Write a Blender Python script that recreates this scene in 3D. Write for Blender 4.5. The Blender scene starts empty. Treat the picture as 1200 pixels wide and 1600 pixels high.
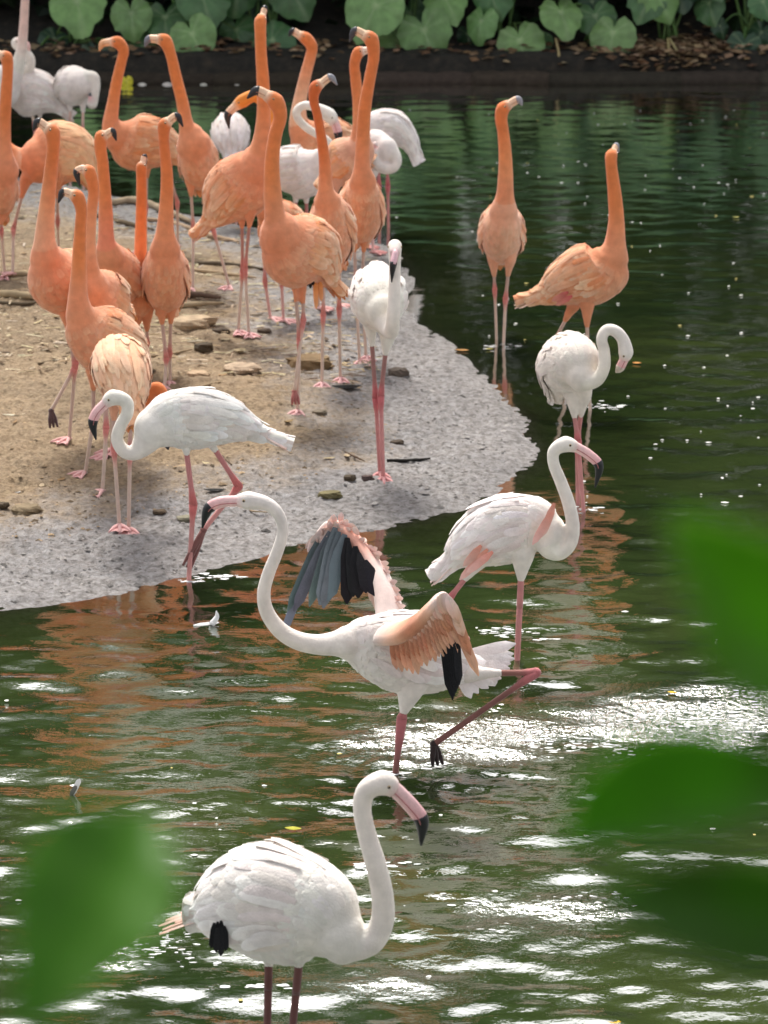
import bpy, math, random
import numpy as np
from mathutils import Vector

random.seed(7); rng = np.random.default_rng(7)
S = bpy.context.scene
COL = S.collection
R = math.radians

# ------------------------------------------------------------------ camera
F_PX, CX, CY = 4800.0, 600.0, 800.0           # focal length in photo pixels (1200 x 1600)
PITCH = math.atan(1405.0 / F_PX)
CAM_H = math.cos(PITCH) / 0.28
cam_d = bpy.data.cameras.new('camera'); cam = bpy.data.objects.new('camera', cam_d); COL.objects.link(cam)
cam.location = (0, 0, CAM_H); cam.rotation_euler = (math.pi / 2 - PITCH, 0, 0)
cam_d.sensor_fit = 'VERTICAL'; cam_d.sensor_height = 36.0; cam_d.lens = 36.0 * F_PX / 1600.0
cam_d.clip_start = 0.05; cam_d.clip_end = 3000
cam_d.dof.use_dof = True; cam_d.dof.focus_distance = 9.6; cam_d.dof.aperture_fstop = 7.2
S.camera = cam
S.render.resolution_x, S.render.resolution_y = 768, 1024

# ------------------------------------------------------------------ sky, sun, exposure
SUN_EL, SUN_AZ = R(57), R(-12)                 # sun stands behind the far bank, a little to the left
w = bpy.data.worlds.new('World'); S.world = w; w.use_nodes = True
nt = w.node_tree; bg = nt.nodes['Background']
sky = nt.nodes.new('ShaderNodeTexSky'); sky.sky_type = 'NISHITA'; sky.sun_disc = False
sky.sun_elevation = SUN_EL; sky.sun_rotation = SUN_AZ; sky.air_density = 1.2; sky.dust_density = 4.0; sky.ozone_density = 1.0
hs = nt.nodes.new('ShaderNodeHueSaturation'); hs.inputs['Saturation'].default_value = 0.22
nt.links.new(sky.outputs[0], hs.inputs['Color']); nt.links.new(hs.outputs[0], bg.inputs['Color'])
bg.inputs['Strength'].default_value = 0.13
sl = bpy.data.lights.new('sun', 'SUN'); sl.energy = 2.2; sl.angle = R(13); sl.color = (1.0, 0.95, 0.87)
so = bpy.data.objects.new('sun', sl); COL.objects.link(so)
sd = Vector((math.sin(SUN_AZ) * math.cos(SUN_EL), math.cos(SUN_AZ) * math.cos(SUN_EL), math.sin(SUN_EL)))
so.rotation_euler = (-sd).to_track_quat('-Z', 'Y').to_euler(); so.location = (0, 10, 12)
S.view_settings.view_transform = 'Standard'; S.view_settings.look = 'None'; S.view_settings.gamma = 1.0
S.view_settings.exposure = 0.92

# ------------------------------------------------------------------ pixel helpers
cp, sp_ = math.cos(PITCH), math.sin(PITCH)
FWD = np.array([0, cp, -sp_]); UP = np.array([0, sp_, cp]); CAMP = np.array([0, 0, CAM_H])
def ray(px, py):
    return FWD + (px - CX) / F_PX * np.array([1.0, 0, 0]) - (py - CY) / F_PX * UP
def at_y(px, py, Y):
    d = ray(px, py); t = Y / d[1]
    return CAMP + t * d
def at_z(px, py, z=0.0):
    d = ray(px, py); t = (z - CAM_H) / d[2]
    return CAMP + t * d
def m_per_px(p):
    return float((np.asarray(p) - CAMP) @ FWD) / F_PX

# ------------------------------------------------------------------ numpy noise
_perm = rng.random((256, 256))
def vnoise(x, y):
    xi = np.floor(x).astype(int); yi = np.floor(y).astype(int); fx = x - xi; fy = y - yi
    fx = fx * fx * (3 - 2 * fx); fy = fy * fy * (3 - 2 * fy)
    g = lambda a, b: _perm[a & 255, b & 255]
    return (g(xi, yi) * (1 - fx) + g(xi + 1, yi) * fx) * (1 - fy) + (g(xi, yi + 1) * (1 - fx) + g(xi + 1, yi + 1) * fx) * fy
def fbm(x, y, o=4):
    s = 0; a = 0.5
    for k in range(o):
        s = s + a * vnoise(x * 2 ** k + 17.3 * k, y * 2 ** k + 9.1 * k); a *= 0.5
    return s

# ------------------------------------------------------------------ node materials
def new_mat(name):
    m = bpy.data.materials.new(name); m.use_nodes = True
    n = m.node_tree.nodes; l = m.node_tree.links
    return m, n, l, n['Principled BSDF']
def attr_mat(name, rough=0.7, noise=0.25, nscale=60.0, bump=0.15, bscale=250.0, spec=0.3, sheen=0.0, trans=0.0, coat=0.0):
    """colour from the mesh's own 'Col' attribute, broken up with noise and fine relief"""
    m, n, l, b = new_mat(name)
    a = n.new('ShaderNodeAttribute'); a.attribute_name = 'Col'
    tc = n.new('ShaderNodeTexCoord')
    t = n.new('ShaderNodeTexNoise'); t.inputs['Scale'].default_value = nscale; t.inputs['Detail'].default_value = 5
    l.new(tc.outputs['Object'], t.inputs['Vector'])
    mr = n.new('ShaderNodeMapRange'); mr.inputs['To Min'].default_value = 1 - noise; mr.inputs['To Max'].default_value = 1 + noise
    mr.inputs['From Min'].default_value = 0.25; mr.inputs['From Max'].default_value = 0.75
    l.new(t.outputs['Fac'], mr.inputs['Value'])
    mx = n.new('ShaderNodeMix'); mx.data_type = 'RGBA'; mx.blend_type = 'MULTIPLY'; mx.inputs['Factor'].default_value = 1
    l.new(a.outputs['Color'], mx.inputs['A']); l.new(mr.outputs['Result'], mx.inputs['B'])
    l.new(mx.outputs['Result'], b.inputs['Base Color'])
    b.inputs['Roughness'].default_value = rough; b.inputs['Specular IOR Level'].default_value = spec
    if sheen: b.inputs['Sheen Weight'].default_value = sheen; b.inputs['Sheen Roughness'].default_value = 0.5
    if coat: b.inputs['Coat Weight'].default_value = coat; b.inputs['Coat Roughness'].default_value = 0.1
    t2 = n.new('ShaderNodeTexNoise'); t2.inputs['Scale'].default_value = bscale; t2.inputs['Detail'].default_value = 3
    l.new(tc.outputs['Object'], t2.inputs['Vector'])
    bp = n.new('ShaderNodeBump'); bp.inputs['Strength'].default_value = bump; bp.inputs['Distance'].default_value = 0.01
    l.new(t2.outputs['Fac'], bp.inputs['Height']); l.new(bp.outputs['Normal'], b.inputs['Normal'])
    if trans:
        tr = n.new('ShaderNodeBsdfTranslucent'); l.new(mx.outputs['Result'], tr.inputs['Color'])
        ms = n.new('ShaderNodeMixShader'); ms.inputs['Fac'].default_value = trans
        l.new(b.outputs[0], ms.inputs[1]); l.new(tr.outputs[0], ms.inputs[2])
        l.new(ms.outputs[0], n['Material Output'].inputs['Surface'])
    return m
M_PLUME = attr_mat('plumage', 0.8, 0.12, 28, 0.24, 170, 0.2, 0.25, trans=0.10)
M_HORN = attr_mat('bill_horn', 0.38, 0.12, 90, 0.05, 300, 0.5)
M_EYE = attr_mat('eye', 0.1, 0.0, 10, 0.0, 10, 0.6)
M_LEAF = attr_mat('broad_leaf', 0.30, 0.22, 14, 0.2, 70, 0.45, trans=0.22)
M_TREELEAF = attr_mat('tree_foliage', 0.55, 0.3, 3, 0.1, 40, 0.35, trans=0.45)
M_NEARLEAF = attr_mat('near_leaf', 0.4, 0.15, 40, 0.1, 90, 0.4, trans=0.62)
M_STEM = attr_mat('plant_stem', 0.55, 0.25, 30, 0.2, 90, 0.35)
M_BARK = attr_mat('bark', 0.9, 0.35, 9, 0.7, 25, 0.15)
M_STONE = attr_mat('stone', 0.85, 0.3, 22, 0.6, 60, 0.25)
M_LITTER = attr_mat('dead_leaf', 0.8, 0.3, 40, 0.3, 120, 0.2, trans=0.1)
M_FLECK = attr_mat('floating_flecks', 0.6, 0.1, 50, 0.0, 50, 0.3)

# ------------------------------------------------------------------ mesh builder
class MB:
    def __init__(s): s.v = []; s.f = []; s.c = []; s.n = 0
    def add(s, v, f, c):
        v = np.asarray(v, float).reshape(-1, 3); c = np.asarray(c, float)
        if c.ndim == 1: c = np.tile(c[:3], (len(v), 1))
        s.v.append(v); s.c.append(c[:, :3]); s.f += [tuple(i + s.n for i in q) for q in f]; s.n += len(v)
    def build(s, name, mat, parent=None, smooth=True, link=True):
        me = bpy.data.meshes.new(name)
        V = np.concatenate(s.v); C = np.concatenate(s.c)
        me.from_pydata(V.tolist(), [], s.f)
        ca = me.color_attributes.new('Col', 'FLOAT_COLOR', 'POINT')
        ca.data.foreach_set('color', np.c_[C, np.ones(len(C))].astype(np.float32).ravel())
        me.polygons.foreach_set('use_smooth', [smooth] * len(me.polygons))
        me.materials.append(mat); me.update()
        o = bpy.data.objects.new(name, me); COL.objects.link(o)
        if parent is not None: put_under(o, parent)
        return o
def put_under(o, parent):
    """parent is an Empty that stands at its own location: keep world places"""
    loc = Vector((0, 0, 0)); p = parent
    while p is not None: loc += p.location; p = p.parent
    o.data.transform(__import__('mathutils').Matrix.Translation(-loc - o.location))
    o.parent = parent
def empty(name, loc):
    o = bpy.data.objects.new(name, None); COL.objects.link(o); o.location = Vector(loc); o.empty_display_size = 0.05
    return o
def tag(o, label=None, cat=None, group=None, kind=None):
    if label: o['label'] = label
    if cat: o['category'] = cat
    if group: o['group'] = group
    if kind: o['kind'] = kind
    return o
def catmull(P, n):
    """P: (k,d) -> n samples through all points"""
    P = np.asarray(P, float); k = len(P)
    Q = np.vstack([2 * P[0] - P[1], P, 2 * P[-1] - P[-2]])
    t = np.linspace(0, k - 1, n); i = np.minimum(t.astype(int), k - 2); u = (t - i)[:, None]
    a, b, c, d = Q[i], Q[i + 1], Q[i + 2], Q[i + 3]
    return 0.5 * (2 * b + (c - a) * u + (2 * a - 5 * b + 4 * c - d) * u * u + (3 * b - a - 3 * c + d) * u ** 3)
def frames(P, hint=(0, 0, 1)):
    T = np.gradient(P, axis=0); T /= np.linalg.norm(T, axis=1)[:, None] + 1e-12
    sd_ = np.cross(T[0], hint)
    if np.linalg.norm(sd_) < 0.15: sd_ = np.cross(T[0], (0.3, 1, 0))
    sd_ /= np.linalg.norm(sd_); A = []; B = []
    for t in T:
        sd_ = sd_ - t * (sd_ @ t); sd_ /= np.linalg.norm(sd_); A.append(sd_); B.append(np.cross(sd_, t))
    return T, np.array(A), np.array(B)
def loft(mb, P, ry, rx, col, k=12, hint=(0, 0, 1), cap=True):
    P = np.asarray(P, float); n = len(P); T, A, B = frames(P, hint)
    th = np.linspace(0, 2 * math.pi, k, endpoint=False)
    V = P[:, None] + A[:, None] * (np.asarray(rx)[:, None, None] * np.cos(th)[None, :, None]) + B[:, None] * (np.asarray(ry)[:, None, None] * np.sin(th)[None, :, None])
    V = V.reshape(-1, 3)
    f = [(i * k + j, i * k + (j + 1) % k, (i + 1) * k + (j + 1) % k, (i + 1) * k + j) for i in range(n - 1) for j in range(k)]
    if cap: f += [tuple(range(k))[::-1], tuple((n - 1) * k + j for j in range(k))]
    c = np.asarray(col, float)
    if c.ndim == 2: c = np.repeat(c, k, axis=0)
    mb.add(V, f, c)
def tube(mb, pts, rad, col, n=None, k=8):
    P = catmull(np.c_[np.asarray(pts, float), np.asarray(rad, float)], n or 6 * len(pts)) if len(pts) > 2 else np.c_[np.linspace(pts[0], pts[1], n or 4), np.linspace(rad[0], rad[1], n or 4)]
    loft(mb, P[:, :3], np.maximum(P[:, 3], 1e-4), np.maximum(P[:, 3], 1e-4), col, k)
def ball(mb, c, r, col, nu=12, nv=8, sc=(1, 1, 1)):
    c = np.asarray(c, float); V = []; f = []
    for i in range(1, nv):
        a = math.pi * i / nv
        for j in range(nu):
            b = 2 * math.pi * j / nu
            V.append(c + r * np.array(sc) * np.array([math.sin(a) * math.cos(b), math.sin(a) * math.sin(b), math.cos(a)]))
    t = len(V); V += [c + (0, 0, r * sc[2]), c - (0, 0, r * sc[2])]
    f = [(i * nu + j, (i + 1) * nu + j, (i + 1) * nu + (j + 1) % nu, i * nu + (j + 1) % nu) for i in range(nv - 2) for j in range(nu)]
    f += [(t, j, (j + 1) % nu) for j in range(nu)] + [(t + 1, (nv - 2) * nu + (j + 1) % nu, (nv - 2) * nu + j) for j in range(nu)]
    mb.add(V, f, col)
def jit(c, a=0.08):
    k = 1 + random.uniform(-a, a); return np.clip(np.asarray(c, float) * k * (1 + rng.uniform(-a, a, 3) * 0.4), 0, 1)

# ================================================================== TERRAIN AND WATER
SHORE_PX = [(-700, 262), (-300, 266), (0, 276), (60, 281), (150, 300), (230, 318), (330, 344), (420, 362), (520, 372), (590, 380), (628, 402), (652, 432),
            (632, 468), (650, 505), (715, 543), (742, 578), (768, 600), (800, 628), (826, 655), (822, 676), (842, 702), (838, 732), (790, 762), (740, 788), (690, 802), (600, 830),
            (540, 842), (450, 858), (380, 876), (300, 898), (220, 918), (150, 930), (60, 945), (0, 953), (-200, 985), (-700, 1040)]
SHORE = np.array([at_z(x, y)[:2] for x, y in SHORE_PX])
BANK_Y = at_z(600, 130)[1]
def poly_sd(x, y):
    """signed distance to the sand spit's waterline, positive on the sand"""
    x = np.asarray(x, float); y = np.asarray(y, float); best = np.full(x.shape, 1e9); ins = np.zeros(x.shape, bool)
    n = len(SHORE)
    for i in range(n):
        a = SHORE[i]; b = SHORE[(i + 1) % n]; e = b - a
        t = np.clip(((x - a[0]) * e[0] + (y - a[1]) * e[1]) / (e @ e), 0, 1)
        if i < n - 1: best = np.minimum(best, np.hypot(x - a[0] - t * e[0], y - a[1] - t * e[1]))
        cross = (a[1] > y) != (b[1] > y)
        with np.errstate(divide='ignore', invalid='ignore'):
            ins ^= cross & (x < (b[0] - a[0]) * (y - a[1]) / (b[1] - a[1] + 1e-15) + a[0])
    return np.where(ins, best, -best)
def sstep(a, b, v):
    t = np.clip((v - a) / (b - a), 0, 1); return t * t * (3 - 2 * t)
def terrain(x, y, fine=True):
    x = np.asarray(x, float); y = np.asarray(y, float)
    d = poly_sd(x, y) + (fbm(x * 3.1, y * 2.0, 3) - 0.45) * 0.10
    z = np.where(d > 0, 0.018 * sstep(0, 0.12, d) + 0.075 * sstep(0.1, 1.5, d), -0.42 * sstep(0, 2.3, -d) - 0.02 * sstep(0, 0.1, -d))
    if fine:
        k = sstep(-0.1, 0.25, d)
        z = z + k * ((fbm(x * 7, y * 9, 4) - 0.47) * 0.045 * (0.4 + 0.6 * sstep(0.1, 0.9, d)) + (fbm(x * 26, y * 38, 4) - 0.44) * 0.036) + (1 - k) * (fbm(x * 4, y * 4, 3) - 0.45) * 0.01
    e = y - BANK_Y + (fbm(x * 0.7, y * 0.01, 3) - 0.45) * 0.25          # far bank
    z = np.where(e > -0.6, np.maximum(z, -0.35 + 0.55 * sstep(-0.25, 0.15, e) + 0.75 * sstep(0.5, 2.6, e) + 1.6 * sstep(2.2, 9, e) + 0.06 * (fbm(x * 3, y * 3, 3) - .45)), z)
    nb = 1.9 * sstep(4.6, 1.6, y) - 0.4 * sstep(1.6, 4.6, y)
    z = np.where(y < 4.6, np.maximum(nb, z), z)
    sx = np.abs(x) - 14 + 2 * (fbm(x * .1, y * .1, 2) - .45)
    return np.maximum(z, -0.6 + 1.2 * sstep(-1, 2, sx))
def on_ground(px, py):
    z = 0.0
    for _ in range(8):
        p = at_z(px, py, z); z = max(float(terrain(p[0], p[1])), -0.02)
    p = at_z(px, py, z); return p

def axis_lines(segs):
    out = []
    for a, b, n in segs: out += list(np.linspace(a, b, n, endpoint=False))
    out.append(segs[-1][1]); return np.array(out)
def grid_obj(name, xs, ys, Z, mat, attrs, kind='structure'):
    nx, ny = len(xs), len(ys)
    X, Y = np.meshgrid(xs, ys)
    V = np.stack([X, Y, Z], -1).reshape(-1, 3).astype(np.float32)
    i = np.arange((ny - 1) * (nx - 1)); r = i // (nx - 1); c = i % (nx - 1); a = r * nx + c
    q = np.stack([a, a + 1, a + nx + 1, a + nx], -1).astype(np.int32)
    me = bpy.data.meshes.new(name); me.vertices.add(len(V)); me.vertices.foreach_set('co', V.ravel())
    me.loops.add(q.size); me.loops.foreach_set('vertex_index', q.ravel())
    me.polygons.add(len(q)); me.polygons.foreach_set('loop_start', np.arange(0, q.size, 4, dtype=np.int32))
    me.polygons.foreach_set('use_smooth', np.ones(len(q), bool)); me.update(calc_edges=True)
    for k, v in attrs.items():
        at = me.attributes.new(k, 'FLOAT', 'POINT'); at.data.foreach_set('value', v.astype(np.float32).ravel())
    me.materials.append(mat)
    o = bpy.data.objects.new(name, me); COL.objects.link(o); o['kind'] = kind
    return o

# --- ground material: tan trampled soil, wet grey silt near the waterline, dark humus on the far bank
def ground_material():
    m, n, l, b = new_mat('sand_and_silt')
    geo = n.new('ShaderNodeNewGeometry')
    def attr(s):
        a = n.new('ShaderNodeAttribute'); a.attribute_name = s; return a.outputs['Fac']
    def noise(sc, det=6, rough=0.6):
        t = n.new('ShaderNodeTexNoise'); t.inputs['Scale'].default_value = sc; t.inputs['Detail'].default_value = det; t.inputs['Roughness'].default_value = rough
        l.new(geo.outputs['Position'], t.inputs['Vector']); return t.outputs['Fac']
    def ramp(v, stops):
        r = n.new('ShaderNodeValToRGB'); l.new(v, r.inputs['Fac']); e = r.color_ramp.elements
        while len(e) < len(stops): e.new(0.5)
        for k, (p, c) in enumerate(stops): e[k].position = p; e[k].color = (*c, 1)
        return r.outputs['Color']
    def mix(f, a, c, mode='MIX'):
        x = n.new('ShaderNodeMix'); x.data_type = 'RGBA'; x.blend_type = mode
        for s, v in (('Factor', f), ('A', a), ('B', c)):
            if isinstance(v, (int, float)): x.inputs[s].default_value = v if s == 'Factor' else (v, v, v, 1)
            elif isinstance(v, tuple): x.inputs[s].default_value = (*v, 1)
            else: l.new(v, x.inputs[s])
        return x.outputs['Result']
    def math_(op, a, c=0.0, cl=False):
        x = n.new('ShaderNodeMath'); x.operation = op; x.use_clamp = cl
        for i, v in ((0, a), (1, c)):
            if isinstance(v, (int, float)): x.inputs[i].default_value = v
            else: l.new(v, x.inputs[i])
        return x.outputs[0]
    dry = mix(noise(7), ramp(noise(45), [(0.30, (0.13, 0.085, 0.045)), (0.46, (0.31, 0.22, 0.13)), (0.66, (0.47, 0.36, 0.22))]),
              ramp(noise(60), [(0.30, (0.12, 0.085, 0.055)), (0.5, (0.29, 0.215, 0.14)), (0.72, (0.42, 0.33, 0.235))]))
    wetc = ramp(noise(38, 8, 0.65), [(0.30, (0.05, 0.045, 0.04)), (0.44, (0.215, 0.20, 0.195)), (0.62, (0.37, 0.357, 0.365))])  # dark end of the ramp paints shade into the silt's fine pits
    wet = math_('ADD', attr('wet'), math_('MULTIPLY', math_('SUBTRACT', noise(3.5, 8, 0.65), 0.5), 1.1), True)
    wet2 = n.new('ShaderNodeMapRange'); wet2.interpolation_type = 'SMOOTHSTEP'; wet2.inputs['From Min'].default_value = 0.22; wet2.inputs['From Max'].default_value = 0.85
    l.new(wet, wet2.inputs['Value']); wet = wet2.outputs['Result']
    c = mix(wet, dry, wetc)
    vor = n.new('ShaderNodeTexVoronoi'); vor.feature = 'DISTANCE_TO_EDGE'; vor.inputs['Scale'].default_value = 13
    wp = n.new('ShaderNodeMapping'); l.new(geo.outputs['Position'], wp.inputs['Vector']); wp.inputs['Scale'].default_value = (0.7, 1.2, 1)
    wv = n.new('ShaderNodeMix'); wv.data_type = 'VECTOR'; wv.inputs['Factor'].default_value = 0.12; l.new(wp.outputs['Vector'], wv.inputs['A'])
    nn_ = n.new('ShaderNodeTexNoise'); nn_.inputs['Scale'].default_value = 9; nn_.inputs['Detail'].default_value = 5; l.new(geo.outputs['Position'], nn_.inputs['Vector']); l.new(nn_.outputs['Color'], wv.inputs['B'])
    l.new(wv.outputs['Result'], vor.inputs['Vector'])
    crack = n.new('ShaderNodeMapRange'); crack.inputs['From Min'].default_value = 0.0; crack.inputs['From Max'].default_value = 0.07; crack.inputs['To Min'].default_value = 0.62; crack.inputs['To Max'].default_value = 1.0; l.new(vor.outputs['Distance'], crack.inputs['Value'])
    pat = n.new('ShaderNodeMapRange'); pat.inputs['From Min'].default_value = 0.42; pat.inputs['From Max'].default_value = 0.62; l.new(noise(2.3, 5), pat.inputs['Value'])
    c = mix(pat.outputs['Result'], c, mix(1.0, c, crack.outputs['Result'], 'MULTIPLY'))
    c = mix(1.0, c, ramp(noise(2.0, 6, 0.7), [(0.3, (0.74, 0.73, 0.72)), (0.7, (1.08, 1.06, 1.02))]), 'MULTIPLY')
    dk = n.new('ShaderNodeMapRange'); dk.inputs['From Min'].default_value = 0.60; dk.inputs['From Max'].default_value = 0.70; l.new(noise(24, 6, 0.7), dk.inputs['Value'])
    c = mix(math_('MULTIPLY', dk.outputs['Result'], 0.55), c, (0.10, 0.075, 0.05))
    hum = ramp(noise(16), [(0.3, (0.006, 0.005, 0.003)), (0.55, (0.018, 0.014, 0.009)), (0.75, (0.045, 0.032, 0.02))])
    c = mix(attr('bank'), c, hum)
    mud = ramp(noise(6), [(0.3, (0.05, 0.045, 0.02)), (0.7, (0.16, 0.13, 0.07))])
    c = mix(attr('under'), c, mud)
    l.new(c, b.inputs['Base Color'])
    rg = n.new('ShaderNodeMapRange'); rg.inputs['To Min'].default_value = 0.92; rg.inputs['To Max'].default_value = 0.40; l.new(wet, rg.inputs['Value'])
    l.new(rg.outputs['Result'], b.inputs['Roughness']); b.inputs['Specular IOR Level'].default_value = 0.5
    bp = n.new('ShaderNodeBump'); bp.inputs['Strength'].default_value = 0.95; bp.inputs['Distance'].default_value = 0.016
    hsum = math_('ADD', noise(40, 8, 0.7), math_('MULTIPLY', noise(150, 4), 0.5))
    l.new(hsum, bp.inputs['Height']); l.new(bp.outputs['Normal'], b.inputs['Normal'])
    return m
gx = axis_lines([(-400, -30, 12), (-30, -5, 40), (-5, -2.4, 50), (-2.4, 1.5, 300), (1.5, 5, 60), (5, 30, 40), (30, 400, 12)])
gy = axis_lines([(-400, -5, 12), (-5, 7, 50), (7, 8.2, 30), (8.2, 15.5, 430), (15.5, 21, 50), (21, 26, 80), (26, 40, 24), (40, 600, 16)])
GX, GY = np.meshgrid(gx, gy)
GZ = terrain(GX, GY); GD = poly_sd(GX, GY)
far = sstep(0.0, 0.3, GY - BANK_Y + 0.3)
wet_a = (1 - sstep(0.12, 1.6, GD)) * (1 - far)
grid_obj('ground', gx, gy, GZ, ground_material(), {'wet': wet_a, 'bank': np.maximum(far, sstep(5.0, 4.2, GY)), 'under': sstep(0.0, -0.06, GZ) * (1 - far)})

# --- pond: true wave geometry (wind waves, rings round the legs, churned patches) under fine bump
def water_material():
    m, n, l, b = new_mat('pond_water'); n.remove(b)
    out = n['Material Output']; geo = n.new('ShaderNodeNewGeometry')
    def attr(s):
        a = n.new('ShaderNodeAttribute'); a.attribute_name = s; return a.outputs['Fac']
    mp = n.new('ShaderNodeMapping'); mp.inputs['Scale'].default_value = (0.55, 1.0, 1.0); l.new(geo.outputs['Position'], mp.inputs['Vector'])
    t1 = n.new('ShaderNodeTexNoise'); t1.inputs['Scale'].default_value = 20; t1.inputs['Detail'].default_value = 4; t1.inputs['Roughness'].default_value = 0.55
    l.new(mp.outputs['Vector'], t1.inputs['Vector'])
    b1 = n.new('ShaderNodeBump'); b1.inputs['Distance'].default_value = 0.012
    l.new(t1.outputs['Fac'], b1.inputs['Height']); l.new(attr('calm'), b1.inputs['Strength'])
    t2 = n.new('ShaderNodeTexNoise'); t2.inputs['Scale'].default_value = 34; t2.inputs['Detail'].default_value = 4; t2.inputs['Roughness'].default_value = 0.6
    l.new(geo.outputs['Position'], t2.inputs['Vector'])
    b2 = n.new('ShaderNodeBump'); b2.inputs['Distance'].default_value = 0.03
    l.new(t2.outputs['Fac'], b2.inputs['Height']); l.new(attr('chop'), b2.inputs['Strength']); l.new(b1.outputs['Normal'], b2.inputs['Normal'])
    N = b2.outputs['Normal']
    fr = n.new('ShaderNodeFresnel'); fr.inputs['IOR'].default_value = 1.85; l.new(N, fr.inputs['Normal'])
    fm = n.new('ShaderNodeMath'); fm.operation = 'MULTIPLY'; fm.use_clamp = True; fm.inputs[1].default_value = 2.1; l.new(fr.outputs[0], fm.inputs[0])
    gl = n.new('ShaderNodeBsdfGlossy'); gl.inputs['Roughness'].default_value = 0.03; gl.inputs['Color'].default_value = (1, 1, 1, 1); l.new(N, gl.inputs['Normal'])
    df = n.new('ShaderNodeBsdfDiffuse'); l.new(N, df.inputs['Normal'])
    t3 = n.new('ShaderNodeTexNoise'); t3.inputs['Scale'].default_value = 0.8; t3.inputs['Detail'].default_value = 3; l.new(geo.outputs['Position'], t3.inputs['Vector'])
    cr = n.new('ShaderNodeValToRGB'); cr.color_ramp.elements[0].position = 0.35; cr.color_ramp.elements[0].color = (0.022, 0.038, 0.012, 1)
    cr.color_ramp.elements[1].position = 0.7; cr.color_ramp.elements[1].color = (0.050, 0.068, 0.020, 1)
    l.new(t3.outputs['Fac'], cr.inputs['Fac']); l.new(cr.outputs['Color'], df.inputs['Color'])
    tr = n.new('ShaderNodeBsdfTransparent'); tr.inputs['Color'].default_value = (0.80, 0.82, 0.66, 1)
    ms = n.new('ShaderNodeMixShader'); l.new(attr('murk'), ms.inputs['Fac']); l.new(tr.outputs[0], ms.inputs[1]); l.new(df.outputs[0], ms.inputs[2])
    m2 = n.new('ShaderNodeMixShader'); l.new(fm.outputs[0], m2.inputs['Fac']); l.new(ms.outputs[0], m2.inputs[1]); l.new(gl.outputs[0], m2.inputs[2])
    l.new(m2.outputs[0], out.inputs['Surface'])
    return m
# where legs pass through the surface (photo pixels of the waterline, ring strength)
RINGS = [(437, 1640, 1.0), (618, 1205, 1.7), (810, 1030, 1.0), (905, 800, .9), (922, 640, .8), (783, 535, .8), (295, 906, 1.0), (700, 1000, .7), (680, 1190, 1.2)]
CHOP = [(1080, 1135, .55, .30, 1.0), (760, 1150, .45, .22, .9), (1000, 1180, .8, .16, .9), (720, 1425, .25, .22, .42), (240, 1500, .30, .35, .6), (900, 1420, .4, .25, .38), (1170, 1080, .3, .12, .8), (500, 1530, .5, .2, .35)]
wx = axis_lines([(-60, -8, 10), (-8, -2.9, 60), (-2.9, 2.9, 350), (2.9, 8, 60), (8, 60, 10)])
ys_ = [4.0]
while ys_[-1] < BANK_Y + 0.25: ys_.append(ys_[-1] + 0.0125 * (ys_[-1] / 6.0) ** 1.15)
wy = np.array(ys_)
WX, WY = np.meshgrid(wx, wy)
amp = 0.40 + 0.60 * sstep(15.0, 7.5, WY)
WZ = np.zeros_like(WX)
for k in range(34):
    lam = 0.075 * (0.42 / 0.075) ** rng.random(); ang = math.pi / 2 + rng.normal(0, 0.42)
    kx, ky = math.cos(ang) * 2 * math.pi / lam, math.sin(ang) * 2 * math.pi / lam
    ph = rng.random() * 6.28 + 2.2 * fbm(WX * 0.8 + 3.7 * k, WY * 0.8 + k, 2)
    grp = 0.35 + 1.3 * vnoise(WX * 1.1 + 31 * k, WY * 1.1 + 7 * k)
    WZ += 0.0035 * lam ** 0.95 * np.sin(kx * WX + ky * WY + ph) * grp
WZ *= amp
for px, py, s in RINGS:
    q = at_z(px, py); r = np.hypot(WX - q[0], WY - q[1])
    WZ += s * 0.0017 * np.sin(r * 2 * math.pi / 0.085 + 1.0) * np.exp(-r / 0.30) * sstep(0.0, 0.03, r)
chop = np.zeros_like(WX)
for px, py, rx, ry, s in CHOP:
    q = at_z(px, py)
    chop = np.maximum(chop, s * np.exp(-((WX - q[0]) / rx) ** 2 - ((WY - q[1]) / ry) ** 2))
chop *= sstep(0.28, 0.6, fbm(WX * 2.2, WY * 3.0, 3))
WZ += chop * 0.02 * (fbm(WX * 9, WY * 14, 3) - 0.44)
dep = np.maximum(-terrain(WX, WY, False), 0)
shore_damp = sstep(0.0, 0.07, dep)
WZ = WZ * (0.1 + 0.9 * shore_damp)
grid_obj('pond_water', wx, wy, WZ, water_material(),
         {'murk': 0.12 + 0.88 * (1 - np.exp(-dep * 22.0)), 'calm': (0.07 + 0.20 * amp) * (0.25 + 0.75 * shore_damp), 'chop': chop * 0.8})

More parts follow.
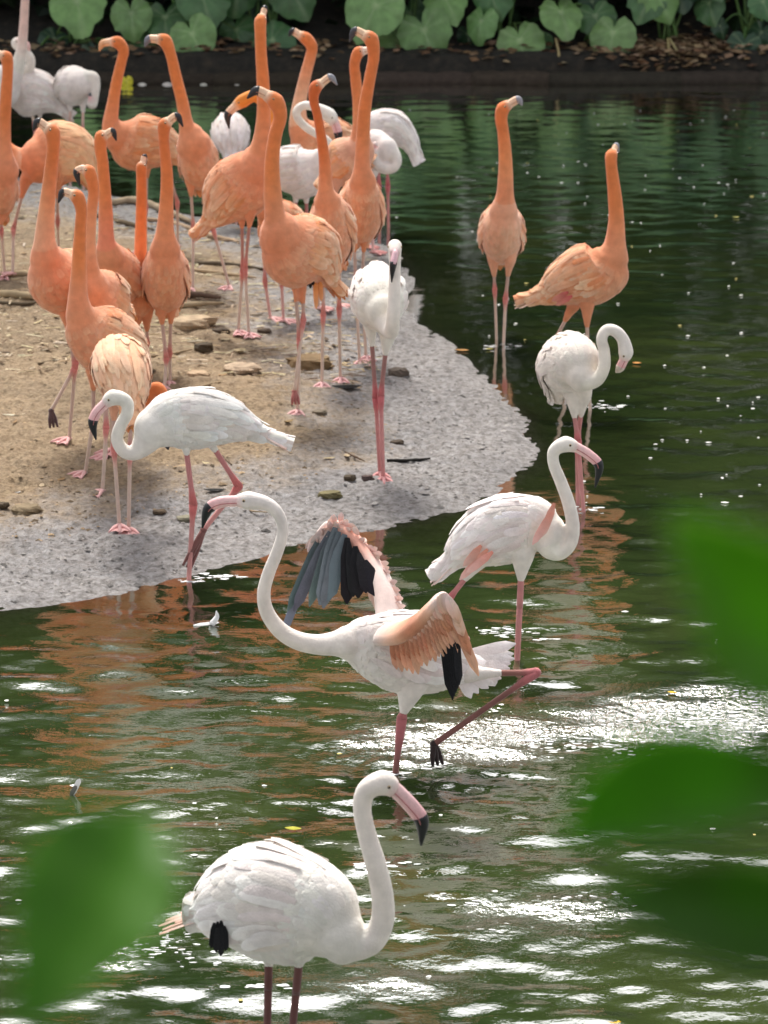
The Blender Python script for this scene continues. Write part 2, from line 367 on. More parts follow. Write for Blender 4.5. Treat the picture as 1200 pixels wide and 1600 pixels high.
# ================================================================== FLAMINGOS
PAL = {
 'orange': dict(neck=(0.77, 0.255, 0.088), neck_low=(0.77, 0.295, 0.145), head=(0.74, 0.215, 0.065), body=(0.76, 0.295, 0.150), wing=(0.76, 0.285, 0.115), tip=(0.89, 0.63, 0.42),  # deeper wing and pale tip hold feather highlights and shadows as colour
                leg=(0.70, 0.53, 0.44), joint=(0.66, 0.22, 0.19), thigh=(0.58, 0.40, 0.33), foot=(0.80, 0.46, 0.44), bill=(0.80, 0.50, 0.32), face=(0.82, 0.62, 0.45), tipb=(0.018, 0.018, 0.022), tail=(0.82, 0.36, 0.14)),
 'white': dict(neck=(0.82, 0.74, 0.65), neck_low=(0.83, 0.77, 0.70), head=(0.84, 0.78, 0.71), body=(0.83, 0.755, 0.705), wing=(0.76, 0.655, 0.60), tip=(0.93, 0.90, 0.88),  # darker wing, paler tip: shade lines between feathers put into the colour
               leg=(0.62, 0.27, 0.25), joint=(0.58, 0.15, 0.16), thigh=(0.58, 0.24, 0.23), foot=(0.70, 0.33, 0.31), bill=(0.80, 0.42, 0.43), face=(0.84, 0.62, 0.58), tipb=(0.012, 0.012, 0.014), tail=(0.86, 0.66, 0.57)),
}
def lerp(a, b, t):
    a = np.asarray(a, float); b = np.asarray(b, float); t = np.asarray(t, float)
    return a + (b - a) * (t[..., None] if t.ndim else t)

class Torso:
    emax = 0.22
    """lofted trunk with a surface one can lay feathers on; u runs 0 tail .. 1 chest"""
    def __init__(s, pts, ry, wr, n=26):
        P = catmull(np.c_[pts, ry], n); s.n = n; s.P = P[:, :3]; s.ry = np.maximum(P[:, 3], 0.004); s.rx = s.ry * wr
        s.T, s.A, s.B = frames(s.P); s.len = float(np.linalg.norm(np.diff(s.P, axis=0), axis=1).sum())
    def surf(s, u, th, h):
        u = np.asarray(u, float); f = np.clip(u, 0, 1) * (s.n - 1); i = np.minimum(f.astype(int), s.n - 2); t = f - i
        g = lambda a: a[i] * (1 - t)[..., None] + a[i + 1] * t[..., None]
        rx = s.rx[i] * (1 - t) + s.rx[i + 1] * t; ry = s.ry[i] * (1 - t) + s.ry[i + 1] * t
        ext = np.clip(u, -s.emax, 0)
        c = g(s.P) + g(s.T) * (ext * s.len)[..., None]
        return c + g(s.A) * ((rx + h) * np.cos(th))[..., None] + g(s.B) * ((ry + h) * np.sin(th))[..., None]
    def radius(s, u): return float(np.interp(np.clip(u, 0, 1), np.linspace(0, 1, s.n), s.ry))
PROF_S = np.array([0, .25, .52, .76, .90, .97, 1.0]); PROF_W = np.array([.5, .85, 1.0, .93, .70, .40, .03])
def lay_feather(mb, T, u0, th0, L, W, h0, lift, cb, ct, curl=0.0):
    r = max(T.radius(u0 - 0.5 * L / T.len), 0.03); dth = 0.5 * W / r
    s = np.repeat(PROF_S, 3); k = np.tile([-1, 0, 1], 7); wv = np.repeat(PROF_W, 3)
    V = T.surf(u0 - s * L / T.len, th0 + k * wv * dth + curl * s * s, h0 + lift * s ** 1.3 + 0.0022 * (k == 0) - 0.0015 * (s > .9))
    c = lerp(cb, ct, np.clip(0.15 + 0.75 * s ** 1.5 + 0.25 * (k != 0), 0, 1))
    f = [(i * 3 + j, i * 3 + j + 1, i * 3 + j + 4, i * 3 + j + 3) for i in range(6) for j in range(2)]
    mb.add(V, f, c)
def blade(mb, base, tip, width, normal, cb, ct, droop=0.0, n=8, tipcut=0.1):
    """a free flight or tail feather: base to tip, vane in the plane square to normal"""
    base = np.asarray(base, float); tip = np.asarray(tip, float); d = tip - base; L = np.linalg.norm(d)
    side = np.cross(d, normal); side /= np.linalg.norm(side) + 1e-9; nn = np.cross(side, d); nn /= np.linalg.norm(nn) + 1e-9
    s = np.linspace(0, 1, n); wv = width * np.minimum(1, 0.35 + 2.2 * s) * np.sqrt(np.clip(1 - ((s - (1 - tipcut * 2)) / (tipcut * 2.02)).clip(0, 1) ** 2, 0.004, 1))
    C = base + s[:, None] * d + (droop * L * s * s)[:, None] * np.array([0, 0, -1.0])
    V = np.stack([C - side * wv[:, None] * .55, C + nn * width * .10, C + side * wv[:, None] * .45], 1).reshape(-1, 3)
    V2 = V - nn * 0.0012
    c = np.repeat(lerp(cb, ct, s), 3, axis=0); m = len(V)
    f = [(i * 3 + j, i * 3 + j + 1, i * 3 + j + 4, i * 3 + j + 3) for i in range(n - 1) for j in range(2)]
    f2 = [tuple(x + m for x in q[::-1]) for q in f]
    mb.add(np.vstack([V, V2]), f + f2, np.vstack([c, c * 0.92]))

def voxel_body(mb, voxel, it=6):
    me = bpy.data.meshes.new('tmp'); me.from_pydata(np.concatenate(mb.v).tolist(), [], mb.f); me.update()
    o = bpy.data.objects.new('tmp', me); COL.objects.link(o)
    m = o.modifiers.new('r', 'REMESH'); m.mode = 'VOXEL'; m.voxel_size = voxel
    m2 = o.modifiers.new('s', 'SMOOTH'); m2.iterations = it; m2.factor = 0.5
    dg = bpy.context.evaluated_depsgraph_get(); e = o.evaluated_get(dg); m3 = e.to_mesh()
    V = np.empty(len(m3.vertices) * 3, np.float32); m3.vertices.foreach_get('co', V); V = V.reshape(-1, 3).astype(float)
    F = [tuple(p.vertices) for p in m3.polygons]
    e.to_mesh_clear(); bpy.data.objects.remove(o); bpy.data.meshes.remove(me)
    return V, F

def foot_on(mb, p, face, col, sc=1.0):
    face = np.array([face[0], face[1], 0.0]); face /= np.linalg.norm(face) + 1e-9; sd_ = np.array([-face[1], face[0], 0])
    tips = []
    for a in (-0.52, 0.0, 0.52):
        d = face * math.cos(a) + sd_ * math.sin(a); t = p + d * 0.085 * sc + np.array([0, 0, 0.004]); tips.append(t)
        tube(mb, [p + np.array([0, 0, .010]), p + d * 0.045 * sc + np.array([0, 0, .011]), t], [0.009 * sc, 0.0075 * sc, 0.004 * sc], col, 7, 6)
    h = p + np.array([0, 0, 0.008])
    for a, b in ((0, 1), (1, 2)):
        e = (tips[a] + tips[b]) / 2; e = h + (e - h) * 0.82
        V = [h, h + (tips[a] - h) * .5 + (0, 0, .004), tips[a], e + np.array([0, 0, .002]), tips[b], h + (tips[b] - h) * .5 + (0, 0, .004)]
        mb.add(V, [(0, 1, 2, 3), (0, 3, 4, 5)], np.asarray(col) * 0.95)
    tube(mb, [h, p - face * 0.02 * sc + np.array([0, 0, .006])], [0.007 * sc, 0.003 * sc], col, 3, 6)

BIRDS = []
def flamingo(label, pal, torso, neck, head, bill, legs, wr=0.8, face=None, group=None, wing_feathers=True, voxel=None, pal_over=None, feather=1.0, thigh_r=0.034, tail=True, tail_n=6, extra=None, tail_len=.11, emax=.22, lift_k=1.0):
    C = dict(PAL[pal]); C.update(pal_over or {})
    k = lambda c: jit(c, 0.05)
    C = {a: k(b) for a, b in C.items()}
    # ---- legs' ends fix the distance
    ends = []
    for L in legs:
        x, y = L['p'][-1][:2]
        if L['end'] == 'water': ends.append(at_z(x, y, 0.0))
        elif L['end'] == 'sand': ends.append(on_ground(x, y))
        else: ends.append(None)
    ok = [e for e in ends if e is not None]
    Y = float(np.mean([e[1] for e in ok]))
    Y0 = Y
    W = lambda q: at_y(q[0], q[1], Y + (q[2] if len(q) > 2 else 0.0))
    tp = np.array([W(q) for q in torso]); tr = np.array([q[3] * m_per_px(p) for q, p in zip(torso, tp)])
    npnt = np.array([W(q) for q in neck]); nr = np.array([q[3] * m_per_px(p) for q, p in zip(neck, npnt)])
    hp = W(head); hr = head[3] * m_per_px(hp)
    bp = np.array([W(q) for q in bill])
    T = Torso(tp, tr, wr); T.emax = emax
    facing = tp[-1] - tp[0] if face is None else np.array([face[0], face[1], 0.0])
    mb = MB()
    loft(mb, T.P, T.ry, T.rx, (1, 1, 1), 20)
    # rounded chest where the neck leaves the trunk
    ball(mb, tp[-1], tr[-1] * 0.97, (1, 1, 1), 14, 10, (min(wr * 1.05, 1), min(wr * 1.1, 1), 1.0))
    start = tp[-2] * 0.45 + tp[-1] * 0.55
    bd = bp[0] - hp; bd = bd / (np.linalg.norm(bd) + 1e-9)
    chain = np.vstack([np.r_[start, tr[-1] * 0.85], np.r_[tp[-1], tr[-1] * .9], np.c_[npnt, nr], np.r_[hp, hr * 0.93], np.r_[bp[0] - bd * 0.1 * hr, hr * 0.66]])
    CH = catmull(chain, 14 * len(chain)); CH[:, 3] = np.maximum(CH[:, 3], 0.006)
    loft(mb, CH[:, :3], CH[:, 3], CH[:, 3], (1, 1, 1), 14)
    ball(mb, hp, hr * 0.98, (1, 1, 1), 14, 10)
    # thighs
    leg_pts = []
    for L, e in zip(legs, ends):
        pts = []; n = len(L['p'])
        for i, q in enumerate(L['p']):
            if i == n - 1 and e is not None: pts.append(np.array(e)); continue
            dy = q[2] if len(q) > 2 else None
            if dy is None:
                ty = e[1] if e is not None else Y
                dy = (ty - Y) * i / (n - 1)
            pts.append(at_y(q[0], q[1], Y + dy))
        leg_pts.append(pts)
        hip, kn = pts[0], pts[1]; d = (kn - hip) / np.linalg.norm(kn - hip)
        tk = L.get('thigh', thigh_r)
        ax = T.P[np.argmin(np.linalg.norm(T.P - hip, axis=1))]
        up = hip * 0.45 + ax * 0.55
        tube(mb, [up, hip - d * 0.005, hip + d * 0.05, hip + d * 0.10], [tk * 1.6, tk * 1.05, tk * 0.62, 0.011], (1, 1, 1), 14, 10)
    vx = voxel or float(np.clip(2.4 * m_per_px(tp[0]), 0.0055, 0.0085))
    V, Fc = voxel_body(mb, vx)
    # ---- colour of the body by the place on the animal
    cen = np.vstack([T.P, CH[:, :3]]); rad = np.r_[np.maximum(T.ry, .02), CH[:, 3]]
    tag_ = np.r_[np.zeros(T.n), np.linspace(0.0, 1.0, len(CH))]
    dd = np.linalg.norm(V[:, None] - cen[None], axis=2) / rad[None]
    idx = dd.argmin(1); tg = tag_[idx]
    t0 = 2.2 / len(chain); t1 = (len(chain) - 3.2) / (len(chain) - 1)
    col = lerp(C['body'], C['neck_low'], sstep(0, t0, tg)); 
    col = col + (lerp(C['neck'], C['head'], sstep(t0, t1, tg)) - col) * sstep(t0, (t0 + t1) / 2, tg)[:, None]
    fd = np.linalg.norm(V - (bp[0] - bd * 0.05 * hr), axis=1) / hr
    col = col + (np.asarray(C['face']) - col) * (1 - sstep(0.55, 1.25, fd))[:, None] * 0.85
    col *= (1 + 0.10 * (fbm(V[:, 0] * 30 + V[:, 1] * 17, V[:, 2] * 30, 3) - 0.45))[:, None]
    body = MB(); body.add(V, Fc, np.clip(col, 0, 1))
    # ---- bare legs, joints and feet belong to the same body mesh
    for L, pts, e in zip(legs, leg_pts, ends):
        sc = L.get('r', 1.0); pts = [np.array(p) for p in pts]
        if len(pts) == 2: pts.insert(1, pts[0] * 0.5 + pts[1] * 0.5 + np.array([0.0, 0.0, 0.0])); hidden = True
        else: hidden = False
        a, kn, ft = pts[0], pts[1], pts[2]
        if L['end'] == 'water':
            dv = ft - kn; dv = dv / np.linalg.norm(dv); zb = float(terrain(ft[0], ft[1]))
            ft = ft + dv * min(max(-zb, 0.03) / max(-dv[2], .4), 0.55)
        tl = np.array(C['leg']); tt = np.array(C['thigh']); jc = np.array(C['joint'])
        d0 = kn - a
        tib = [a - d0 * 0.02, a + d0 * 0.5, kn]
        n = 10; P_ = np.linspace(a - d0 * .02, kn, n)
        rr = np.interp(np.linspace(0, 1, n), [0, .3, .8, .92, 1], [.0105, .0095, .0092, .013, .0155]) * sc
        cc = lerp(tt, jc, sstep(0.72, 0.95, np.linspace(0, 1, n))) if not hidden else np.tile(tt, (n, 1))
        if hidden: rr = np.full(n, 0.0098) * sc
        rr = rr * (0.88 if pal == 'orange' else 1)
        loft(body, P_, rr, rr, cc, 10)
        n = 12; s = np.linspace(0, 1, n); P_ = kn + (ft - kn) * s[:, None]
        rr = np.interp(s, [0, .06, .16, .9, 1], [.0155, .0150, .0092, .0085, .0105]) * sc
        if hidden: rr = np.full(n, 0.0092) * sc
        cc = lerp(jc, tl, sstep(0.05, 0.28, s)) if not hidden else lerp(tt, tl, s)
        rr = rr * (0.88 if pal == 'orange' else 1)
        loft(body, P_, rr, rr, cc, 10)
        if not hidden: ball(body, kn, 0.0145 * sc, jc, 10, 8)
        if L['end'] == 'sand':
            foot_on(body, ft, facing, np.array(C['foot']))
        elif isinstance(L['end'], tuple):
            te = at_y(L['end'][0], L['end'][1], ft[1] - 0.02); dv = te - ft; fc = np.array(L.get('fc', C['foot']))
            sd_ = np.cross(dv, (0, 1, 0)); sd_ /= np.linalg.norm(sd_) + 1e-9
            for off in (-0.010, 0, 0.010):
                tube(body, [ft, ft + dv * .5 + sd_ * off + np.array([0, off, 0]), te + sd_ * off * 1.6], [.010 * sc, .0085 * sc, .0045], fc, 8, 7)
            ball(body, ft, .0125 * sc, fc, 8, 6)
    root = empty('flamingo', (float(tp[:, 0].mean()), Y, float(min(p[-1][2] for p in leg_pts))))
    tag(root, label, 'flamingo bird', group)
    bo = body.build('body', M_PLUME, root)
    # ---- feathers laid over the trunk
    wl, wrr, br = MB(), MB(), MB()
    if wing_feathers:
        step = 0.019; rows = int(T.len / step)
        for i in range(rows):
            u = 0.93 - 0.93 * i / rows
            circ = 2 * math.pi * T.radius(u); nf = max(5, int(circ / 0.024))
            for j in range(nf):
                th = 2 * math.pi * (j + 0.5 * (i % 2) + random.uniform(-.18, .18)) / nf
                thd = (math.degrees(th) + 90) % 360 - 90           # -90..270, 90 is the back
                on_wing = (-22 < thd < 202) and u < 0.80
                r_ = random.random()
                if on_wing:
                    lo = min(abs(thd + 22), abs(thd - 202)) / 50.0
                    L_ = (0.072 + 0.075 * (1 - u)) * feather * random.uniform(.85, 1.15); W_ = 0.029 * feather * random.uniform(.8, 1.25)
                    h0 = 0.007 * sstep(0.82, 0.40, u) + 0.001; lift = lift_k * random.uniform(.003, .017) * (1.3 if lo < .4 else 1)
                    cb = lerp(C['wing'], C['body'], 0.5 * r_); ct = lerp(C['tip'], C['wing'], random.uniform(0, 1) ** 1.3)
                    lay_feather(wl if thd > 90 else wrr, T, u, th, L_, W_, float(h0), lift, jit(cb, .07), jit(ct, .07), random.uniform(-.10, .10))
                else:
                    L_ = 0.045 * feather * random.uniform(.8, 1.2); W_ = 0.030 * feather
                    lay_feather(br, T, u, th, L_, W_, -0.001, random.uniform(.0015, .005), jit(C['body'], .05), jit(lerp(C['body'], C['tip'], random.uniform(.1, .45)), .05), random.uniform(-.12, .12))
        for _ in range(34):                                        # long loose scapulars draped over the folded wings
            u = random.uniform(.38, .74); thd = random.choice((random.uniform(5, 80), random.uniform(100, 175))); r_ = random.random()
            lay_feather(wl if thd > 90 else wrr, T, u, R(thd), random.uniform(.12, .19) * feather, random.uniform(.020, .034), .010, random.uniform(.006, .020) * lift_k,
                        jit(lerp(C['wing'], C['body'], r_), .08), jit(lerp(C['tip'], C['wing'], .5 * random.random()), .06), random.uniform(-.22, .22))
    if tail:
        tm = MB(); tdir = T.P[0] - T.P[3]; tdir /= np.linalg.norm(tdir); sd_ = T.A[0]; upv = T.B[0]
        for j in range(tail_n):
            q = (j - (tail_n - 1) / 2) / max(1, (tail_n - 1) / 2)
            b0 = T.P[1] + sd_ * q * T.rx[1] * 0.9 + upv * (0.2 - 0.4 * (j % 2)) * T.ry[1]
            d = tdir + sd_ * q * 0.22; d /= np.linalg.norm(d)
            blade(tm, b0 - tdir * 0.03, b0 + d * (tail_len - 0.02 * abs(q)), 0.030, upv, jit(C['wing'], .06), jit(C['tail'], .08), 0.12)
        tm.build('tail', M_PLUME, root)
    if wl.n: wl.build('wing', M_PLUME, root)
    if wrr.n: wrr.build('wing', M_PLUME, root)
    if br.n: br.build('breast_plumage', M_PLUME, root)
    # ---- bill: base part and black hooked tip
    upper = catmull(np.c_[np.vstack([bp[0] - bd * hr * .35, bp]), hr * np.r_[.66, .62, .54, .09] if len(bp) == 3 else hr * np.r_[.66, .62, .63, .55, .09]], 22)
    nb = 14 if len(bp) == 3 else 16
    m1, m2 = MB(), MB()
    cc = lerp(C['face'], C['bill'], np.linspace(0, 1, nb))
    loft(m1, upper[:nb, :3], upper[:nb, 3] * .95, upper[:nb, 3] * .72, cc, 12)
    TT, AA, BB = frames(upper[:nb + 1, :3])
    for sgn in (-1, 1):
        gl_ = upper[2:nb + 1, :3] + AA[2:] * (sgn * upper[2:nb + 1, 3] * .70)[:, None] - BB[2:] * (upper[2:nb + 1, 3] * .18)[:, None]
        loft(m1, gl_, np.full(len(gl_), .0016), np.full(len(gl_), .0016), np.asarray(C['bill']) * (.62, .40, .40), 5)
    tipP = upper[nb - 2:]
    loft(m2, tipP[:, :3], np.maximum(tipP[:, 3], .0015) * 1.0, np.maximum(tipP[:, 3], .0015) * .78, C['tipb'], 12)
    b1 = m1.build('bill', M_HORN, root); b2 = m2.build('bill_tip', M_HORN, b1)
    b2['label'] = 'dark hooked bill tip'
    # ---- eyes
    sd_ = np.cross(bd, (0, 0, 1)); sd_ = sd_ / (np.linalg.norm(sd_) + 1e-9); u_ = np.cross(sd_, bd)
    for sgn in (-1, 1):
        em = MB(); c = hp + sd_ * sgn * hr * 0.80 + u_ * hr * 0.22 + bd * hr * 0.42
        ball(em, c, 0.0048, (0.42, 0.30, 0.16), 10, 8); ball(em, c + sd_ * sgn * 0.0022, 0.0034, (0.01, 0.01, 0.01), 8, 6)
        em.build('eye', M_EYE, root)
    if extra: extra(root, T, W, C)
    BIRDS.append(root)
    return root
def leg(*p, end='sand', **k): return dict(p=list(p), end=end, **k)
def black_tips(spots, c=(0.012, 0.012, 0.014), width=0.03):
    def fn(root, T, W, C):
        for a, b in spots:
            A_ = W(a); B_ = W(b)
            for q in (-1, 0, 1):
                m = MB(); blade(m, A_ + np.array([q * .008, q * .006, 0]), B_ + np.array([q * .012, q * .004, abs(q) * .012]), width, (0.15, -1, 0.2), c, c, 0.05)
                m.build('flight_feather', M_PLUME, root)
    return fn
DARK = dict(thigh=(0.16, 0.07, 0.06), leg=(0.20, 0.085, 0.07), joint=(0.30, 0.10, 0.09), foot=(0.06, 0.03, 0.025))  # darkened legs: the shade under the bird is put into their colour

# ---------------- white flamingos in the water and on the mud
flamingo('plump white flamingo wading with black wing tips and bill pointing straight down', 'white',
    [(318, 1425, .12, 16), (352, 1420, .09, 58), (400, 1415, .05, 86), (450, 1416, 0, 93), (500, 1432, -.05, 80), (535, 1462, -.09, 48)],
    [(556, 1476, -.10, 27), (583, 1468, -.11, 21), (598, 1436, -.11, 19), (597, 1395, -.11, 18), (587, 1350, -.11, 17), (573, 1302, -.1, 15.5), (566, 1265, -.1, 15), (572, 1236, -.1, 16.5)],
    (598, 1223, -.1, 21), [(620, 1236, -.1), (645, 1262, -.1), (659, 1284, -.1), (658, 1321, -.1)],
    [leg((421, 1452, .04), (417, 1640), end='water', r=1.1), leg((472, 1456, -.04), (453, 1648), end='water', r=1.1)],
    wr=0.80, pal_over=dict(DARK, tail=(.84, .50, .42)), tail_len=.14, emax=.07, thigh_r=.036, feather=1.2, lift_k=1.35, extra=black_tips([((345, 1448, -.075), (345, 1492, -.075)), ((340, 1440, -.06), (338, 1486, -.06))], width=.016))

def runner_wings(root, T, W, C):
    pink = (0.80, 0.42, 0.33); pale = (0.86, 0.68, 0.62); blk = (0.012, 0.012, 0.015); grey = (0.17, 0.19, 0.22); org = (0.62, 0.24, 0.13); orp = (0.78, 0.44, 0.30)
    def arm(name_pts, rad, cols, k=10):
        m = MB(); P = catmull(np.c_[[W(q) for q in name_pts], rad, cols], 8 * len(name_pts))
        loft(m, P[:, :3], P[:, 3], P[:, 3] * .55, np.clip(P[:, 4:7], 0, 1), k, hint=(0.2, 1, 0.2)); return m
    # far wing, raised with the wrist on top, primaries hanging towards the neck
    pts = [(612, 985, .06), (606, 940, .12), (592, 900, .18), (568, 862, .24), (540, 830, .28), (515, 820, .30), (494, 838, .30)]
    m = arm(pts, [.075, .066, .056, .046, .036, .026, .012], [C['wing'], pale, pale, pink, pink, pale, pale])
    fw = m.build('wing', M_PLUME, root); fw['label'] = 'raised far wing, pink along the arm with black flight feathers below'
    # pink covert rows along both edges of the arm
    for row, (ln, off, cc) in enumerate(((.085, .0, pink), (.06, .01, pale))):
        cm = MB(); A = catmull([W(q) for q in pts], 30)
        for i in range(3, 30):
            nrm = np.array([.25, -1, .2]); dn = np.array([-0.30 + .3 * i / 30, .10, -1.0]); dn /= np.linalg.norm(dn)
            b0 = A[i] + np.array([0, -.012 - off, -.02 + .03 * row]); blade(cm, b0, b0 + dn * ln * random.uniform(.85, 1.1), .026, nrm, jit(cc), jit(pale), .0, 6, .2)
        cm.build('wing_coverts', M_PLUME, fw)
    cm = MB(); A = catmull([W(q) for q in pts], 60)
    for i in range(6, 56):
        for row in range(3):
            dn = np.array([.55 - .5 * i / 60, -.15, .10 - .55 * row * .5 + .35 * i / 60]) + rng.normal(0, .18, 3); dn /= np.linalg.norm(dn)
            b0 = A[i] + np.array([.012 - .01 * row, -.016 - .004 * row, .004 - .012 * row]) + rng.normal(0, .005, 3)
            blade(cm, b0, b0 + dn * random.uniform(.022, .042), .018, (.3, -1, .3), jit(lerp(pink, pale, random.random()), .1), jit(pale, .08), .05, 6, .25)
    for i in range(24, 58):                                       # pale pink lining under the wrist
        dn = np.array([-.55, -.1, -.75]) + rng.normal(0, .15, 3); dn /= np.linalg.norm(dn); b0 = A[i] + np.array([-.005, -.018, 0])
        blade(cm, b0, b0 + dn * random.uniform(.04, .075), .022, (.3, -1, .1), jit(pale, .1), jit(lerp(pale, (.5, .42, .40), random.random()), .1), .0, 6, .25)
    cm.build('wing_coverts', M_PLUME, fw)
    tips = [(440, 975), (450, 962), (463, 950), (478, 940), (495, 930), (508, 940), (522, 942), (536, 940), (550, 936), (563, 936), (574, 932), (584, 925)]
    roots = [(500, 838), (505, 834), (511, 831), (517, 829), (523, 829), (529, 831), (536, 835), (543, 841), (550, 848), (557, 856), (564, 865), (571, 874)]
    for i, (a, b) in enumerate(zip(roots, tips)):
        c = grey if i < 7 else blk; m = MB()
        A = W((*a, .29 - .012 * i)); B = W((*b, .20 - .010 * i + .012 * (i % 2)))
        B = B + rng.normal(0, .012, 3); A = A + rng.normal(0, .004, 3)
        blade(m, A, B, random.uniform(.026, .046), (0.3 + random.uniform(-.35, .35), -1, 0.15), jit(np.asarray(c) * .8, .15), jit(c, .35), random.uniform(0, .08))
        m.build('flight_feather', M_PLUME, fw)
    # near wing, wrist lifted behind the back, orange coverts and black primaries hanging
    pts = [(598, 992, -.07), (628, 988, -.15), (655, 972, -.22), (676, 950, -.27), (690, 934, -.29), (702, 944, -.29), (708, 966, -.28)]
    m = arm(pts, [.045, .050, .048, .040, .030, .022, .012], [C['wing'], orp, org, orp, pale, orp, org])
    nw = m.build('wing', M_PLUME, root); nw['label'] = 'near wing with orange brown coverts and black primaries hanging down'
    A = catmull([W(q) for q in pts], 26)
    for row, (l0, l1, cc, ct) in enumerate(((.12, .19, org, orp), (.085, .13, orp, org), (.05, .08, pale, orp))):
        cm = MB()
        for i in range(2, 26):
            t = i / 26; dn = np.array([0.10 + .34 * t, .05, -1.0]); dn /= np.linalg.norm(dn)
            b0 = A[i] + np.array([0, -.010 - .010 * row, .012 * row]); blade(cm, b0, b0 + dn * (l0 + (l1 - l0) * t) * random.uniform(.88, 1.08), .030, (.35, -1, .1), jit(cc, .1), jit(ct, .12), 0, 6, .18)
        cm.build('wing_coverts', M_PLUME, nw)
    for i in range(7):
        m = MB(); A_ = W((690 + 3.4 * i, 985 - 2 * i, -.27 - .004 * i)); B_ = W((702 + 2.6 * i, 1094 - 6 * abs(i - 2), -.25 - .006 * i))
        blade(m, A_, B_, .024, (.3, -1, .1), blk, blk, .0); m.build('flight_feather', M_PLUME, nw)
    # white tail fan
    tl = MB(); ball(tl, W((722, 1040, .10)), .040, C['tip'], 12, 8, (1, .7, .7)); to = tl.build('tail', M_PLUME, root); to['label'] = 'white tail spread like a fan'
    for i in range(11):
        t = i / 10; B_ = W((806 - 70 * t ** 2.2 - 3 * (i % 2), 1012 + 78 * t - (8 if i == 0 else 0), .16 - .10 * t)); A_ = W((712, 1030 + 14 * t, .11 - .04 * t))
        m = MB(); blade(m, A_, B_, .036, (.1, -.9, .5), jit(C['wing'], .03), jit(C['tip'], .03), .02, 8, .16); m.build('tail_feather', M_PLUME, to)

flamingo('white flamingo running through the water with both wings spread and one leg kicked back', 'white',
    [(728, 1046, .12, 20), (695, 1038, .09, 44), (650, 1026, .05, 62), (605, 1014, 0, 58), (565, 1005, -.03, 42), (540, 1004, -.05, 28)],
    [(520, 1006, -.05, 19.5), (495, 1007, -.06, 16.5), (465, 1001, -.07, 15), (438, 985, -.07, 13.5), (418, 958, -.07, 12), (412, 928, -.07, 11), (420, 895, -.07, 10.5), (434, 860, -.07, 10), (442, 828, -.07, 9.5), (434, 802, -.07, 10), (416, 787, -.07, 11.5)],
    (388, 782, -.07, 15.5), [(368, 783, -.07), (343, 785, -.07), (325, 796, -.07), (316, 825, -.07)],
    [leg((643, 1070, 0.0), (628, 1122), (618, 1206), end='water', r=1.1, thigh=.05),
     leg((735, 1052, .07), (838, 1051, .06), (678, 1163, .0), end=(684, 1196), r=1.05, fc=(.035, .022, .02))],
    wr=0.72, pal_over=dict(thigh=(.30, .13, .11), leg=(.22, .095, .08), joint=(.48, .15, .16)), extra=runner_wings, tail=False, thigh_r=.03)

def pink_edges(spots, c=(0.74, 0.30, 0.22), width=.026):
    def fn(root, T, W, C):
        for a, b in spots:
            m = MB(); blade(m, W(a), W(b), width, (.1, -1, .25), jit(c), jit(lerp(c, C['tip'], .35)), .02, 8, .2)
            m.build('flight_feather', M_PLUME, root)
    return fn
flamingo('white flamingo with salmon wing edges standing in water behind the running one', 'white',
    [(705, 880, .06, 9), (728, 862, .05, 28), (760, 842, .03, 46), (800, 826, .01, 52), (835, 822, -.01, 46), (855, 832, -.03, 34)],
    [(860, 856, -.05, 19), (876, 863, -.06, 12.5), (891, 848, -.06, 11.5), (895, 820, -.06, 11), (888, 785, -.06, 10.5), (876, 752, -.06, 10), (865, 724, -.06, 9.5), (866, 704, -.06, 10)],
    (884, 694, -.06, 13.5), [(903, 700, -.06), (922, 712, -.06), (936, 729, -.06), (930, 762, -.06)],
    [leg((816, 866, -.03), (808, 1031), end='water', r=1.15, thigh=.044), leg((752, 872, .03), (700, 938, .02), (722, 994, .0), end=(727, 1003), r=1.0)],
    wr=.78, extra=pink_edges([((866, 786, -.11), (846, 838, -.12)), ((862, 800, -.115), (832, 850, -.125)), ((762, 858, -.09), (718, 905, -.08)), ((752, 852, -.09), (724, 884, -.085)), ((770, 862, -.095), (728, 895, -.09))]))
flamingo('cream flamingo preening in the water, neck looped round and head tucked', 'white',
    [(872, 622, .14, 9), (874, 600, .12, 24), (879, 580, .09, 42), (890, 568, .03, 47), (902, 572, -.05, 42), (908, 588, -.10, 26)],
    [(918, 597, -.13, 14), (934, 592, -.14, 11), (944, 573, -.14, 10), (944, 549, -.12, 9.5), (940, 530, -.11, 9), (947, 516, -.10, 9), (961, 517, -.10, 9.5), (973, 530, -.10, 10)],
    (978, 550, -.10, 12.5), [(974, 564, -.10), (968, 576, -.10), (962, 582, -.09)],
    [leg((893, 616, 0), (903, 688), (912, 800), end='water'), leg((912, 616, 0), (902, 690), (903, 788), end='water')], wr=.85,
    pal_over=dict(body=(.80, .71, .62), wing=(.82, .74, .66), neck=(.80, .71, .61), neck_low=(.80, .72, .63), tip=(.85, .79, .72), tipb=(.6, .5, .42)), tail=False, emax=.04)
